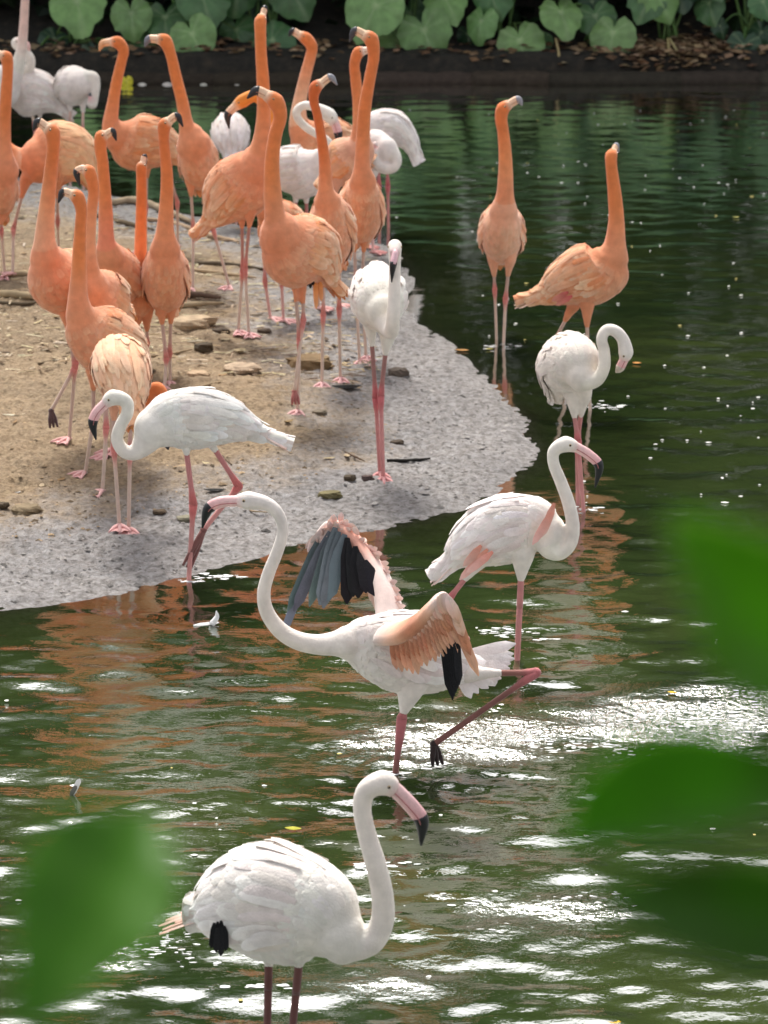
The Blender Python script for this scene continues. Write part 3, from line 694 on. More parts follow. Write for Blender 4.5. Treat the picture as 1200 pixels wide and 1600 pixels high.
flamingo('white flamingo striding on wet mud, black bill tip before its breast', 'white',
    [(590, 440, .30, 14), (590, 452, .22, 34), (591, 464, .10, 46), (593, 473, -.02, 45), (599, 486, -.10, 32)],
    [(606, 506, -.15, 19), (611, 517, -.20, 13), (614, 498, -.24, 11), (616, 460, -.22, 10), (617, 425, -.20, 9.5), (617, 402, -.19, 10)],
    (617, 385, -.19, 12), [(617, 398, -.24), (614, 416, -.26), (612, 441, -.24)],
    [leg((579, 505, .05), (587, 622), (594, 742), r=1.0), leg((606, 520, -.05), (595, 618), (599, 750), r=1.0, thigh=.04)], wr=.86, face=(0.05, -1), tail=False,
    pal_over=dict(body=(.82, .76, .68), bill=(.78, .46, .52), face=(.82, .55, .56), thigh=(.34, .17, .15)))
flamingo('white flamingo stepping off the mud with lowered curved neck and one leg lifted behind', 'white',
    [(418, 683, .05, 6), (392, 674, .05, 15), (358, 662, .03, 33), (315, 655, .01, 47), (272, 656, -.01, 46), (240, 668, -.03, 35)],
    [(226, 692, -.04, 21), (210, 707, -.05, 13), (193, 704, -.05, 11), (183, 686, -.05, 10), (189, 664, -.05, 10), (199, 645, -.05, 10), (197, 627, -.05, 10.5)],
    (177, 621, -.05, 13.5), [(163, 632, -.05), (151, 645, -.05), (145, 662, -.05), (150, 687, -.05)],
    [leg((287, 672, -.03), (302, 788), (295, 907), end='water', r=1.08), leg((316, 672, .04), (373, 760, .06), (318, 828, .02), end=(292, 886), r=1.1, fc=(.22, .09, .08))],
    wr=.76, pal_over=dict(joint=(.62, .16, .15)))

# ---------------- orange flamingos standing in the water
flamingo('orange flamingo standing upright alone in water, breast forward, head turned sideways', 'orange',
    [(785, 400, .24, 12), (785, 385, .17, 32), (784, 366, .06, 45), (785, 350, -.04, 41), (787, 328, -.09, 25)],
    [(789, 305, -.10, 14.5), (790, 270, -.09, 12), (789, 235, -.08, 10.5), (786, 205, -.07, 9.5), (783, 186, -.07, 10)],
    (786, 170, -.07, 11.5), [(799, 161, -.07), (810, 156, -.07), (816, 165, -.07)],
    [leg((771, 402, .04), (773, 452), (776, 530), end='water', r=.9), leg((797, 402, -.02), (790, 466), (787, 536), end='water')], wr=.72, face=(.05, -1),
    pal_over=dict(body=(.80, .40, .25), neck=(.82, .33, .14), tipb=(.30, .30, .33)))
flamingo('orange flamingo wading sideways with stretched neck, pale tail feathers and bill raised', 'orange',
    [(835, 466, .03, 7), (858, 459, .03, 19), (885, 444, .01, 36), (915, 432, 0, 47), (943, 420, -.01, 44), (957, 402, -.02, 29)],
    [(961, 380, -.02, 17.5), (963, 345, -.02, 13), (961, 310, -.02, 11.5), (957, 275, -.02, 10), (955, 256, -.02, 9.5)],
    (955, 244, -.01, 10.5), [(959, 236, .03), (963, 228, .05), (967, 238, .06)],
    [leg((897, 474, .03), (866, 534), (884, 622), end='water'), leg((917, 478, -.03), (918, 545), (922, 642), end='water')], wr=.78,
    pal_over=dict(tipb=(.28, .28, .32), tail=(.86, .66, .54)), extra=pink_edges([((888, 456, -.125), (862, 470, -.10)), ((894, 462, -.125), (868, 476, -.10))], (.55, .10, .09)))

# ---------------- the orange flock on the sand
FL = None
flamingo('orange flamingo stooping tail-on, its neck curled down behind the stepping white flamingo', 'orange',
    [(206, 636, -.17, 11), (201, 614, -.13, 27), (192, 585, -.06, 41), (187, 567, .03, 42), (187, 566, .12, 34), (192, 582, .19, 22)],
    [(200, 612, .21, 14), (206, 640, .21, 11), (214, 652, .20, 10), (223, 636, .18, 10), (233, 615, .17, 10), (246, 606, .16, 10), (257, 622, .15, 9.5), (262, 650, .15, 9.5)],
    (263, 672, .15, 11), [(263, 684, .15), (261, 694, .15), (263, 703, .15)],
    [leg((178, 618, 0), (178, 700), (187, 824)), leg((205, 622, .04), (203, 705), (201, 829))], wr=.95, face=(.1, -1),
    pal_over=dict(wing=(.80, .42, .24), body=(.78, .38, .24)))
flamingo('bright-necked orange flamingo partly hidden by the stooping tail-on one', 'orange',
    [(216, 598, .22, 12), (203, 575, .18, 32), (180, 548, .09, 48), (155, 528, .01, 50), (136, 512, -.04, 40), (126, 494, -.06, 27)],
    [(122, 466, -.07, 16.5), (123, 430, -.07, 13), (124, 390, -.07, 11), (126, 350, -.07, 9.5), (127, 328, -.07, 9.5)],
    (121, 308, -.07, 12), [(108, 302, -.07), (98, 301, -.07), (91, 317, -.07)],
    [leg((146, 576, 0), (146, 655), (133, 741)), leg((166, 580, 0), (166, 668), (160, 770))], wr=.8)
flamingo('pale-necked orange flamingo tucked directly behind the bright-necked one, bill hanging', 'orange',
    [(186, 486, .2, 12), (173, 474, .13, 34), (157, 462, .03, 42), (146, 446, -.04, 28)],
    [(142, 422, -.05, 14), (140, 385, -.05, 10.5), (142, 340, -.05, 9.5), (146, 305, -.05, 9), (145, 286, -.05, 9.5)],
    (139, 268, -.05, 11), [(128, 264, -.05), (120, 270, -.05), (125, 292, -.05)],
    [leg((158, 498, 0), (162, 600), (166, 714)), leg((170, 500, 0), (173, 600), (175, 706))], wr=.8, pal_over=dict(neck=(.82, .42, .24)), face=(-.5, -1))
flamingo('orange flamingo pacing with one dark foot lifted, thick pale neck', 'orange',
    [(152, 474, .24, 9), (130, 466, .18, 30), (105, 447, .07, 47), (84, 430, -.02, 48), (72, 402, -.07, 29)],
    [(70, 376, -.08, 17.5), (72, 340, -.08, 14), (76, 300, -.08, 12), (80, 262, -.08, 11), (83, 232, -.08, 10.5)],
    (82, 207, -.08, 13), [(70, 197, -.08), (59, 191, -.08), (52, 204, -.08)],
    [leg((103, 486, 0), (117, 574), (80, 642, -.05), end=(84, 668), fc=(.12, .07, .07)), leg((116, 486, .03), (118, 568), (108, 688))], wr=.8, pal_over=dict(neck=(.83, .40, .21), neck_low=(.82, .38, .22)), face=(-.6, -1))
flamingo('orange flamingo with rosy neck base between the crowded ones, bill turned the opposite way', 'orange',
    [(206, 456, .2, 12), (195, 446, .14, 32), (180, 426, .04, 41), (169, 400, -.04, 28)],
    [(166, 376, -.06, 14), (165, 330, -.06, 11.5), (163, 290, -.06, 10), (160, 252, -.06, 9.5), (157, 232, -.06, 10)],
    (158, 214, -.06, 11), [(168, 209, -.06), (176, 206, -.06), (182, 220, -.06)],
    [leg((176, 462, 0), (180, 530), (183, 612)), leg((190, 466, .03), (192, 530), (195, 600))], wr=.8, pal_over=dict(neck_low=(.80, .27, .15)), face=(-.3, -1))
flamingo('orange flamingo lifting its dark bill on a thin neck, crowded between others', 'orange',
    [(219, 486, .2, 11), (218, 474, .13, 27), (217, 462, .04, 35), (218, 444, -.04, 25)],
    [(219, 420, -.05, 12), (220, 370, -.05, 10), (221, 320, -.05, 9), (221, 284, -.05, 8.5)],
    (221, 262, -.05, 9.5), [(224, 253, -.04), (226, 245, -.03), (229, 257, -.02)],
    [leg((212, 480, 0), (216, 530), (213, 590)), leg((229, 486, .02), (230, 536), (228, 582))], wr=.75, face=(-.1, -1))
flamingo('orange flamingo facing forward on two straight legs, plump rounded body, dark bill to the side', 'orange',
    [(262, 476, .24, 12), (261, 462, .17, 32), (259, 440, .06, 50), (258, 414, -.03, 45), (258, 388, -.08, 27)],
    [(258, 362, -.09, 15), (260, 320, -.09, 11.5), (261, 276, -.09, 10), (258, 242, -.09, 9), (256, 216, -.09, 9)],
    (257, 196, -.09, 11.5), [(267, 187, -.09), (277, 182, -.09), (286, 198, -.09)],
    [leg((250, 474, 0), (260, 562), (257, 608)), leg((268, 474, .02), (265, 552), (266, 600))], wr=.68, face=(0, -1))
flamingo('slender-necked orange flamingo standing just before the tall pale-pink-necked white one', 'orange',
    [(0, 334, .22, 10), (0, 316, .14, 28), (1, 292, .04, 43), (3, 262, -.05, 30)],
    [(5, 232, -.06, 14), (7, 190, -.06, 10.5), (10, 140, -.06, 9.5), (12, 108, -.06, 9)],
    (10, 90, -.06, 11), [(-1, 85, -.06), (-10, 82, -.06), (-17, 94, -.06)],
    [leg((-4, 322, 0), (2, 358), (8, 434)), leg((10, 325, .02), (-8, 372), (-10, 440))], wr=.6, face=(-.2, -1))
flamingo('orange flamingo standing broadside with large rounded pale-feathered back, neck passing behind others', 'orange',
    [(143, 290, .06, 8), (132, 268, .05, 24), (110, 248, .03, 47), (85, 244, .01, 54), (62, 250, -.02, 38)],
    [(44, 250, -.03, 22), (26, 242, -.03, 13), (6, 226, -.03, 11), (-12, 190, -.03, 10), (-20, 150, -.03, 9)],
    (-28, 132, -.03, 10), [(-38, 128, -.03), (-46, 126, -.03), (-52, 138, -.03)],
    [leg((40, 284, -.02), (21, 358), (20, 430)), leg((90, 286, .03), (90, 345), (92, 402))], wr=.8, pal_over=dict(wing=(.82, .46, .24), tip=(.88, .62, .38), neck_low=(.84, .50, .34)))
flamingo('orange flamingo standing broadside with all-orange bill and long neck', 'orange',
    [(286, 252, .04, 8), (266, 238, .04, 24), (236, 226, .02, 41), (205, 222, 0, 42), (184, 214, -.02, 27)],
    [(173, 196, -.03, 14), (177, 160, -.03, 10), (183, 125, -.03, 9), (190, 95, -.03, 8.5), (193, 78, -.03, 9)],
    (184, 66, -.03, 10.5), [(170, 66, -.03), (160, 69, -.03), (155, 80, -.03)],
    [leg((230, 252, 0), (228, 325), (228, 396)), leg((260, 254, .03), (277, 316), (278, 386))], wr=.78, pal_over=dict(tipb=(.72, .36, .18), bill=(.80, .44, .22), leg=(.66, .46, .38)))
flamingo('orange flamingo with leaning straight neck and grey-tipped bill before a round bright leaf', 'orange',
    [(314, 286, .2, 10), (312, 270, .13, 30), (309, 248, .03, 43), (301, 222, -.05, 31)],
    [(292, 198, -.06, 13), (285, 160, -.06, 10), (275, 120, -.06, 9.5), (267, 86, -.06, 9)],
    (258, 64, -.06, 11.5), [(243, 61, -.06), (232, 62, -.06), (226, 73, -.06)],
    [leg((297, 278, 0), (302, 356), (301, 454)), leg((329, 280, .02), (333, 358), (359, 450))], wr=.68, face=(-.3, -1), pal_over=dict(tipb=(.16, .16, .19)))
flamingo('tallest orange flamingo, head lifted skyward above all others, pink tail lowered', 'orange',
    [(324, 352, .1, 7), (340, 336, .09, 21), (361, 308, .05, 44), (384, 284, .01, 49), (402, 260, -.03, 36)],
    [(408, 226, -.05, 16), (412, 180, -.05, 11.5), (411, 130, -.05, 10.5), (408, 85, -.05, 9.5), (407, 52, -.05, 9.5)],
    (407, 34, -.04, 10.5), [(411, 23, -.01), (414, 13, .01), (417, 20, .02)],
    [leg((378, 326, .03), (379, 424), (372, 520)), leg((392, 326, -.03), (383, 420), (389, 524))], wr=.8, face=(.3, -1), pal_over=dict(thigh=(.52, .24, .20), tail=(.80, .44, .36)))
flamingo('orange flamingo bending its neck forward and down in front of a white flamingo', 'orange',
    [(472, 366, .2, 11), (455, 356, .15, 28), (434, 346, .05, 34), (420, 328, -.02, 24)],
    [(418, 305, -.03, 13), (423, 262, -.03, 10), (425, 215, -.03, 9.5), (417, 172, -.03, 9.5), (400, 150, -.03, 9.5)],
    (379, 158, -.03, 11.5), [(366, 168, -.03), (356, 180, -.03), (358, 201, -.03)],
    [leg((412, 362, 0), (414, 440), (423, 500)), leg((440, 366, .02), (440, 440), (443, 503))], wr=.75, face=(.8, -.6), pal_over=dict(leg=(.72, .42, .38), thigh=(.66, .34, .30), neck=(.82, .30, .06), head=(.80, .28, .05)))
flamingo('orange flamingo with large ruffled wing in the middle of the flock, black bill held level', 'orange',
    [(518, 442, .16, 8), (506, 428, .13, 25), (484, 400, .07, 52), (458, 388, -.01, 58), (438, 368, -.06, 40)],
    [(430, 340, -.08, 18), (426, 300, -.08, 14.5), (425, 255, -.08, 12), (430, 212, -.08, 11), (438, 182, -.08, 11)],
    (431, 159, -.08, 14), [(414, 147, -.08), (400, 142, -.08), (386, 154, -.08)],
    [leg((460, 438, 0), (468, 530), (465, 645), thigh=.022), leg((474, 440, .02), (474, 500), (460, 612, -.02), end=(462, 632), thigh=.022, fc=(.45, .16, .14))], wr=.82, face=(-.1, -1),
    pal_over=dict(tail=(.84, .30, .08)), extra=lambda r, T, W, C: (black_tips([((484, 432, .0), (485, 450, .0))], width=.014)(r, T, W, C), pink_edges([((492, 436, .03), (494, 482, .03)), ((499, 436, .04), (502, 470, .04))], (.84, .28, .06), .022)(r, T, W, C)))
flamingo('slim orange flamingo with thin dark-orange neck and upturned grey bill', 'orange',
    [(526, 404, .24, 11), (524, 390, .16, 30), (519, 362, .04, 51), (515, 332, -.05, 40), (511, 312, -.09, 24)],
    [(509, 296, -.10, 13), (508, 260, -.10, 10), (503, 220, -.10, 8.5), (496, 180, -.10, 7.5), (490, 156, -.10, 8)],
    (493, 137, -.10, 11), [(505, 128, -.10), (517, 121, -.10), (527, 133, -.10)],
    [leg((506, 396, 0), (505, 492), (503, 602), thigh=.024), leg((531, 394, .02), (530, 482), (532, 594))], wr=.66, face=(0, -1), pal_over=dict(head=(.66, .15, .04), neck=(.74, .21, .06), tipb=(.26, .26, .29)))
flamingo('pale-necked orange flamingo at the back of the flock, head above the looped white neck', 'orange',
    [(562, 242, .05, 9), (545, 232, .05, 26), (515, 226, .03, 40), (487, 220, 0, 37), (471, 204, -.02, 23)],
    [(466, 184, -.03, 14), (470, 150, -.03, 10.5), (478, 115, -.03, 9.5), (486, 85, -.03, 9), (487, 72, -.03, 9.5)],
    (478, 60, -.03, 10.5), [(465, 53, -.03), (457, 49, -.03), (451, 57, -.03)],
    [leg((496, 250, 0), (498, 330), (496, 402)), leg((520, 254, .02), (520, 330), (519, 396))], wr=.8, pal_over=dict(neck=(.84, .48, .32), neck_low=(.84, .46, .28)))
flamingo('orange flamingo with broad grey-black bill and long leaning neck, standing by the waterline', 'orange',
    [(562, 370, .24, 11), (563, 356, .16, 32), (564, 330, .05, 49), (566, 302, -.05, 38), (567, 282, -.09, 24)],
    [(566, 260, -.10, 13.5), (567, 220, -.10, 11.5), (570, 170, -.10, 10.5), (578, 122, -.10, 9.5), (584, 88, -.10, 9.5)],
    (580, 62, -.10, 12.5), [(566, 53, -.10), (554, 49, -.10), (546, 66, -.10)],
    [leg((553, 362, 0), (556, 440), (562, 568)), leg((570, 362, .02), (566, 440), (572, 560))], wr=.68, face=(.1, -1), pal_over=dict(tipb=(.05, .05, .06)))
flamingo('orange flamingo whose neck crosses behind another neck, pale face turned to it', 'orange',
    [(512, 284, .06, 9), (525, 268, .05, 25), (545, 250, .03, 38), (562, 234, 0, 27)],
    [(562, 205, -.01, 13), (560, 165, -.01, 9.5), (556, 125, -.01, 9), (554, 100, -.01, 8.5)],
    (560, 82, -.01, 10), [(571, 79, -.01), (580, 80, -.01), (584, 88, -.01)],
    [leg((528, 280, 0), (506, 390), (497, 484)), leg((544, 280, .02), (530, 390), (528, 480))], wr=.8, pal_over=dict(face=(.86, .74, .66), neck=(.82, .32, .13), body=(.70, .36, .24)))

# ---------------- white flamingos at the back
flamingo('white flamingo with its thin neck looped over and bill reaching to its own flank', 'white',
    [(420, 292, .04, 9), (432, 280, .04, 23), (452, 270, .02, 39), (478, 268, 0, 40), (499, 258, -.02, 27)],
    [(509, 242, -.02, 14), (514, 226, -.02, 8.5), (502, 213, -.02, 7), (484, 203, -.03, 6.8), (468, 189, -.03, 6.8), (463, 175, -.03, 6.8), (474, 165, -.03, 7), (494, 168, -.03, 8)],
    (514, 180, -.03, 12), [(524, 194, -.03), (529, 212, -.03), (527, 233, -.03)],
    [leg((462, 290, 0), (462, 360), (461, 425)), leg((478, 292, .02), (480, 360), (482, 420))], wr=.85)
flamingo('white flamingo side-on in water, folded tail hanging, beyond the ring-necked one', 'white',
    [(645, 238, .02, 7), (635, 220, .02, 15), (614, 203, .01, 28), (592, 202, 0, 30), (575, 206, -.01, 22)],
    [(564, 214, -.02, 12), (556, 230, -.02, 8), (550, 248, -.02, 8), (552, 262, -.02, 8)],
    (556, 274, -.02, 9), [(560, 282, -.02), (564, 288, -.02), (566, 296, -.02)],
    [leg((592, 222, 0), (592, 290), (593, 360), end='water'), leg((604, 222, .02), (606, 290), (607, 356), end='water')], wr=.85, tail_len=.06)
flamingo('white flamingo at the pond edge with neck curled into a ring at its breast', 'white',
    [(552, 248, .06, 9), (566, 240, .05, 22), (586, 232, .02, 29), (602, 234, -.03, 22)],
    [(614, 242, -.05, 13), (620, 252, -.07, 8.5), (614, 262, -.09, 8.5), (600, 264, -.10, 8.5), (588, 258, -.10, 8), (582, 248, -.10, 8)],
    (582, 238, -.10, 8.5), [(584, 230, -.10), (587, 225, -.10), (590, 222, -.10)],
    [leg((582, 252, 0), (584, 330), (582, 396)), leg((592, 252, .02), (572, 325), (571, 388))], wr=.9, pal_over=dict(thigh=(.72, .45, .40), leg=(.72, .45, .40), tipb=(.75, .6, .55)), tail=False)
flamingo('small white flamingo seen from behind, beneath the bent orange neck', 'white',
    [(362, 240, -.12, 10), (361, 224, -.08, 26), (360, 208, .02, 33), (362, 206, .10, 26)],
    [(366, 200, .14, 14), (373, 188, .16, 8), (378, 196, .12, 8)], (376, 208, .08, 9), [(374, 216, .05), (372, 222, .03), (370, 226, .02)],
    [leg((352, 230, 0), (354, 290), (357, 352), end='water'), leg((371, 232, .02), (370, 290), (369, 350), end='water')], wr=.88, face=(.1, 1), pal_over=dict(thigh=(.72, .5, .44), leg=(.72, .48, .42)), tail_len=.05)
flamingo('hunched round white flamingo before dark leaves, head hanging beside its breast', 'white',
    [(104, 146, .14, 12), (108, 140, .10, 25), (115, 134, .03, 31), (126, 130, -.05, 24)],
    [(138, 122, -.07, 13), (147, 122, -.09, 9), (149, 136, -.10, 8), (147, 152, -.10, 7.5)],
    (144, 162, -.10, 9), [(142, 154, -.11), (142, 148, -.11), (143, 143, -.11)],
    [leg((110, 152, 0), (109, 200), (108, 262), end='water'), leg((130, 154, .0), (129, 205), (129, 265), end='water')], wr=.9, pal_over=dict(thigh=(.74, .50, .44), leg=(.74, .46, .42), tipb=(.10, .10, .11)), tail=False)
flamingo('white flamingo with drooping tail, neck bent beside a tall pale neck', 'white',
    [(98, 173, .03, 7), (85, 162, .03, 17), (64, 150, .02, 33), (40, 144, 0, 37), (20, 142, -.02, 26)],
    [(24, 124, -.03, 14), (36, 112, -.04, 9.5), (46, 106, -.04, 8), (47, 92, -.04, 8), (38, 80, -.04, 8)],
    (27, 68, -.04, 10.5), [(34, 64, -.05), (42, 72, -.05), (46, 82, -.05)],
    [leg((46, 160, 0), (54, 195), (58, 262), end='water'), leg((62, 162, .02), (63, 200), (66, 258), end='water')], wr=.82, pal_over=dict(thigh=(.80, .68, .55), leg=(.76, .55, .45), tipb=(.78, .5, .48)))
flamingo('white flamingo with long straight pale pink neck rising past the far leaves', 'white',
    [(-45, 160, .03, 9), (-26, 150, .02, 27), (-2, 136, 0, 35), (16, 118, -.02, 23)],
    [(27, 102, -.03, 12), (34, 75, -.03, 8.5), (37, 40, -.03, 7.5), (39, 5, -.03, 7), (41, -20, -.03, 7)],
    (46, -34, -.03, 9.5), [(56, -38, -.03), (64, -40, -.03), (69, -32, -.03)],
    [leg((-8, 160, 0), (-6, 205), (-4, 270), end='water'), leg((6, 160, .02), (8, 205), (10, 266), end='water')], wr=.85, pal_over=dict(neck=(.82, .60, .52), head=(.82, .55, .48)))

# ================================================================== FAR BANK
def leaf_mesh(mb, hub, tipdir, normal, Rr, col, vein, nth=30, nr=5, cup=0.16, seed=0):
    """heart-shaped leaf: lobes, notch, ruffled edge, raised veins, cupped blade with a real underside"""
    rs = random.Random(seed); nrm = np.asarray(normal, float); nrm /= np.linalg.norm(nrm)
    tx = np.asarray(tipdir, float); tx = tx - nrm * (tx @ nrm); tx /= np.linalg.norm(tx); ty = np.cross(nrm, tx)
    th = np.linspace(-math.pi, math.pi, nth, endpoint=False); ph = rs.random() * 6
    rr = (0.90 + 0.10 * np.cos(th)) * (1 + 0.26 * np.exp(-(th / 0.26) ** 2)) * (1 - 0.72 * np.exp(-((np.abs(th) - math.pi) / 0.24) ** 2))
    rr *= 1 + 0.025 * np.sin(11 * th + ph) + 0.025 * np.sin(17 * th + 2 * ph)
    V = [np.asarray(hub, float)]; C = [np.asarray(vein)]
    fold = rs.uniform(-.25, .30); tw = rs.uniform(-.3, .3)
    for i in range(1, nr + 1):
        f = i / nr
        for t, r in zip(th, rr):
            a = r * f * Rr; z = -cup * (r * f) ** 2 + 0.034 * math.cos(11 * t) * f + 0.075 * math.sin(6 * t + ph) * f ** 3 - fold * abs(math.sin(t)) * f * -0.6 - 0.12 * max(0, math.cos(t)) * f ** 3 + tw * math.sin(t) * f
            V.append(hub + tx * a * math.cos(t) + ty * a * math.sin(t) + nrm * z * Rr)
            C.append(lerp(col, vein, 0.55 * max(0, math.cos(11 * t)) ** 8 * (1 - .5 * f)) * rs.uniform(.92, 1.08))
    f = [(0, 1 + j, 1 + (j + 1) % nth) for j in range(nth)]
    for i in range(nr - 1):
        o = 1 + i * nth
        f += [(o + j, o + nth + j, o + nth + (j + 1) % nth, o + (j + 1) % nth) for j in range(nth)]
    V = np.array(V); C = np.array(C); n = len(V)
    mb.add(np.vstack([V, V - nrm * 0.0015]), f + [tuple(k + n for k in q[::-1]) for q in f], np.clip(np.vstack([C, C * 1.05]), 0, 1))
BRI, MID, DRK = (0.19, 0.33, 0.11), (0.085, 0.19, 0.07), (0.03, 0.075, 0.036)  # brightest green has sky light and gloss put into it
# (hub px, size px, tip direction in the picture in degrees (-90 hangs down), colour, metres behind the waterline, tilt upward)
PLANTS = [
 ('large-leaved plant with shiny round leaf hanging over the pond behind the tallest flamingos', [(300, 52, 36, -75, BRI, .35, .6), (258, 26, 34, -60, MID, .6, .7), (316, -8, 42, -80, MID, .5, .6), (369, 45, 31, -70, MID, .75, .4), (328, 80, 24, -95, MID, .5, .3), (205, 20, 32, -70, BRI, .5, .5), (215, 60, 28, -60, MID, .55, .5), (285, 112, 27, -60, MID, .3, .5)]),
 ('large-leaved plant with long leaf stalks fanning out beside the tallest flamingo neck', [(425, 62, 34, -55, MID, .55, .4), (372, -22, 36, -90, MID, .7, .5), (455, -15, 38, -80, MID, .6, .5), (405, 12, 26, -100, DRK, .9, .4)]),
 ('leafy clump with dull drooping leaves behind the white flamingos on the far bank', [(120, 2, 42, -70, BRI, .45, .6), (62, 108, 26, -80, DRK, .3, .3), (150, 92, 36, -65, DRK, .4, .3), (222, 112, 30, -80, MID, .3, .4), (85, 60, 22, -110, DRK, .7, .3), (50, 88, 20, -60, DRK, .5, .3), (195, 118, 24, -110, DRK, .35, .3)]),
 ('pale bright-leaved plant with the largest round leaves on the far bank', [(588, 8, 46, -95, BRI, .35, .7), (662, 46, 40, -50, BRI, .40, .55), (622, 62, 36, -70, BRI, .5, .45), (695, -4, 33, -80, BRI, .55, .6), (640, 20, 36, -60, MID, .8, .4), (535, 98, 20, -60, (.13, .15, .04), .4, .3)]),
 ('heart-leaved plant with one pointed leaf drooping low above the stone edge', [(752, 32, 28, -80, BRI, .45, .5), (812, 62, 37, -60, BRI, .35, .45), (848, 62, 16, -80, MID, .5, .3), (768, -8, 30, -90, MID, .6, .5), (730, 52, 18, -100, DRK, .7, .3)]),
 ('leafy plant with three overlapping heart leaves and a small pointed leaf below', [(876, 18, 34, -85, BRI, .4, .6), (930, 24, 30, -60, MID, .55, .4), (958, 50, 36, -85, BRI, .35, .5), (963, 92, 19, -85, (.07, .14, .09), .3, .2), (925, 2, 22, -60, DRK, .7, .4)]),
 ('plant of hanging pointed leaves above the brown leaf litter', [(1028, -8, 34, -75, BRI, .5, .4), (1108, 4, 28, -80, MID, .6, .4), (1012, -2, 30, -120, MID, .5, .5), (1060, -20, 30, -80, DRK, .7, .5)]),
 ('dark small-leaved vine plant beside the leaf litter', [(1162, 70, 27, -80, DRK, .45, .3), (1192, 2, 24, -80, MID, .5, .4), (1185, 96, 20, -60, DRK, .4, .3), (1150, 100, 17, -100, DRK, .35, .3), (1125, 40, 16, -80, DRK, .6, .3), (1190, 50, 22, -100, DRK, .6, .3), (1215, 80, 24, -90, DRK, .5, .3)]),
]
sd0 = 0
for lab, leaves in PLANTS:
    mx = float(np.mean([l_[0] for l_ in leaves])); base = at_y(mx, 80, BANK_Y + 0.75); bz = float(terrain(base[0], base[1]))
    root = empty('broad_leaf_plant', (base[0], base[1], bz)); tag(root, lab, 'plant')
    extra_ = [(mx + random.uniform(-70, 70), random.uniform(-90, -45), random.uniform(28, 42), random.uniform(-110, -60), MID, random.uniform(.4, 1.0), .6) for _ in range(5)]
    for (x, y, sz, ang, c, back, tilt) in leaves + extra_:
        sd0 += 1; hub = at_y(x, y, BANK_Y + back); rr = 1.14 * sz * m_per_px(hub); a = R(ang + random.uniform(-24, 24)); tilt = tilt + random.uniform(-.3, .45)
        tip = np.array([math.cos(a), -0.55 * max(.2, tilt), math.sin(a)]); nrm = np.array([random.uniform(-.65, .65) - .15 * math.cos(a), -1.0, tilt * .9 + .1])
        m = MB(); c_ = jit(c, .12); leaf_mesh(m, hub, tip, nrm, rr, c_, lerp(c_, (.42, .52, .28), .65), seed=sd0)
        lf = m.build('leaf', M_LEAF, root)
        m = MB(); b0 = np.array([base[0] + random.uniform(-.1, .1), base[1] + random.uniform(-.05, .1), bz - 0.02])
        mid = (hub + b0) / 2 + np.array([0, 0.12, 0.12 + .15 * max(0, hub[2] - bz)])
        tube(m, [b0, mid, hub + nrm / np.linalg.norm(nrm) * -0.004], [.013, .010, .0055], jit((.10, .19, .05), .2), 12, 7); m.build('leaf_stalk', M_STEM, root)

# stone edging along the far waterline
xs = [-3.6]; k = 0
while xs[-1] < 3.6:
    L = random.uniform(.55, 1.15); x0 = xs[-1]; xs.append(x0 + L); k += 1
    m = MB(); n = 12; P = np.array([[x0 - .02 + (L + .04) * t, BANK_Y + .02 + .03 * math.sin(3 * (x0 + L * t)), 0.015] for t in np.linspace(0, 1, n)])
    rad = .075 * np.array([.82] + [random.uniform(.9, 1.06) for _ in range(n - 2)] + [.82])
    loft(m, P, rad, rad * 1.6, jit((.040, .032, .022), .25), 10); o = m.build('edging_stone', M_STONE)
    tag(o, 'low dark stone laid along the far waterline, one of a row', 'stone', 'edging stones along the far bank')
for i, (px, py, s) in enumerate([(262, 131, 6), (222, 131, 5), (440, 132, 5), (372, 133, 5), (388, 133, 4), (318, 132, 4), (590, 132, 4)]):
    m = MB(); p = at_y(px, py, BANK_Y - .07); ball(m, (p[0], p[1], -.005), s * m_per_px(p), jit((.55, .52, .47)), 10, 7, (1.5, 1, .8)); o = m.build('pebble', M_STONE)
    tag(o, 'small pale pebble at the foot of the far stone edge', 'pebble', 'pale pebbles at the far waterline')
m = MB(); p = at_y(199, 132, BANK_Y - .06); leaf_mesh(m, np.array([p[0], p[1] - .05, .035]), (0.2, -.3, -1), (0, -1, .3), .052, (.62, .55, .05), (.7, .65, .2), seed=5)
tag(m.build('yellow_leaf', M_LITTER), 'round yellow leaf at the foot of the far bank', 'leaf')

def scatter_leaves(mb, P, size, cols, up=0.6, flat=False):
    """many folded leaf-sized faces at the points P"""
    n = len(P); a = rng.uniform(0, 6.283, n); sz = (size * rng.uniform(.6, 1.4, n))[:, None]
    d = np.stack([np.cos(a), np.sin(a), rng.uniform(-.15, .25, n) if flat else rng.uniform(-.6, .6, n)], -1); d /= np.linalg.norm(d, axis=1)[:, None]
    nn = np.stack([rng.uniform(-1, 1, n), rng.uniform(-1, 1, n), np.full(n, up * 2)], -1); e = np.cross(d, nn); e /= np.linalg.norm(e, axis=1)[:, None] + 1e-9; q = np.cross(e, d)
    w_ = sz * .38
    V = np.stack([P - d * sz * .5, P + e * w_ - q * .08 * sz, P + d * sz * .5 - q * .1 * sz, P - e * w_ - q * .08 * sz, P + q * .06 * sz], 1).reshape(-1, 3)
    c = np.asarray(cols)[rng.integers(0, len(cols), n)] * rng.uniform(.72, 1.28, n)[:, None] * rng.uniform(.92, 1.08, (n, 3))
    o = np.arange(n) * 5
    f = np.concatenate([np.stack([o + x, o + y, o + 4], -1) for x, y in ((0, 1), (1, 2), (2, 3), (3, 0))]).tolist()
    mb.add(V, f, np.repeat(np.clip(c, 0, 1), 5, axis=0))
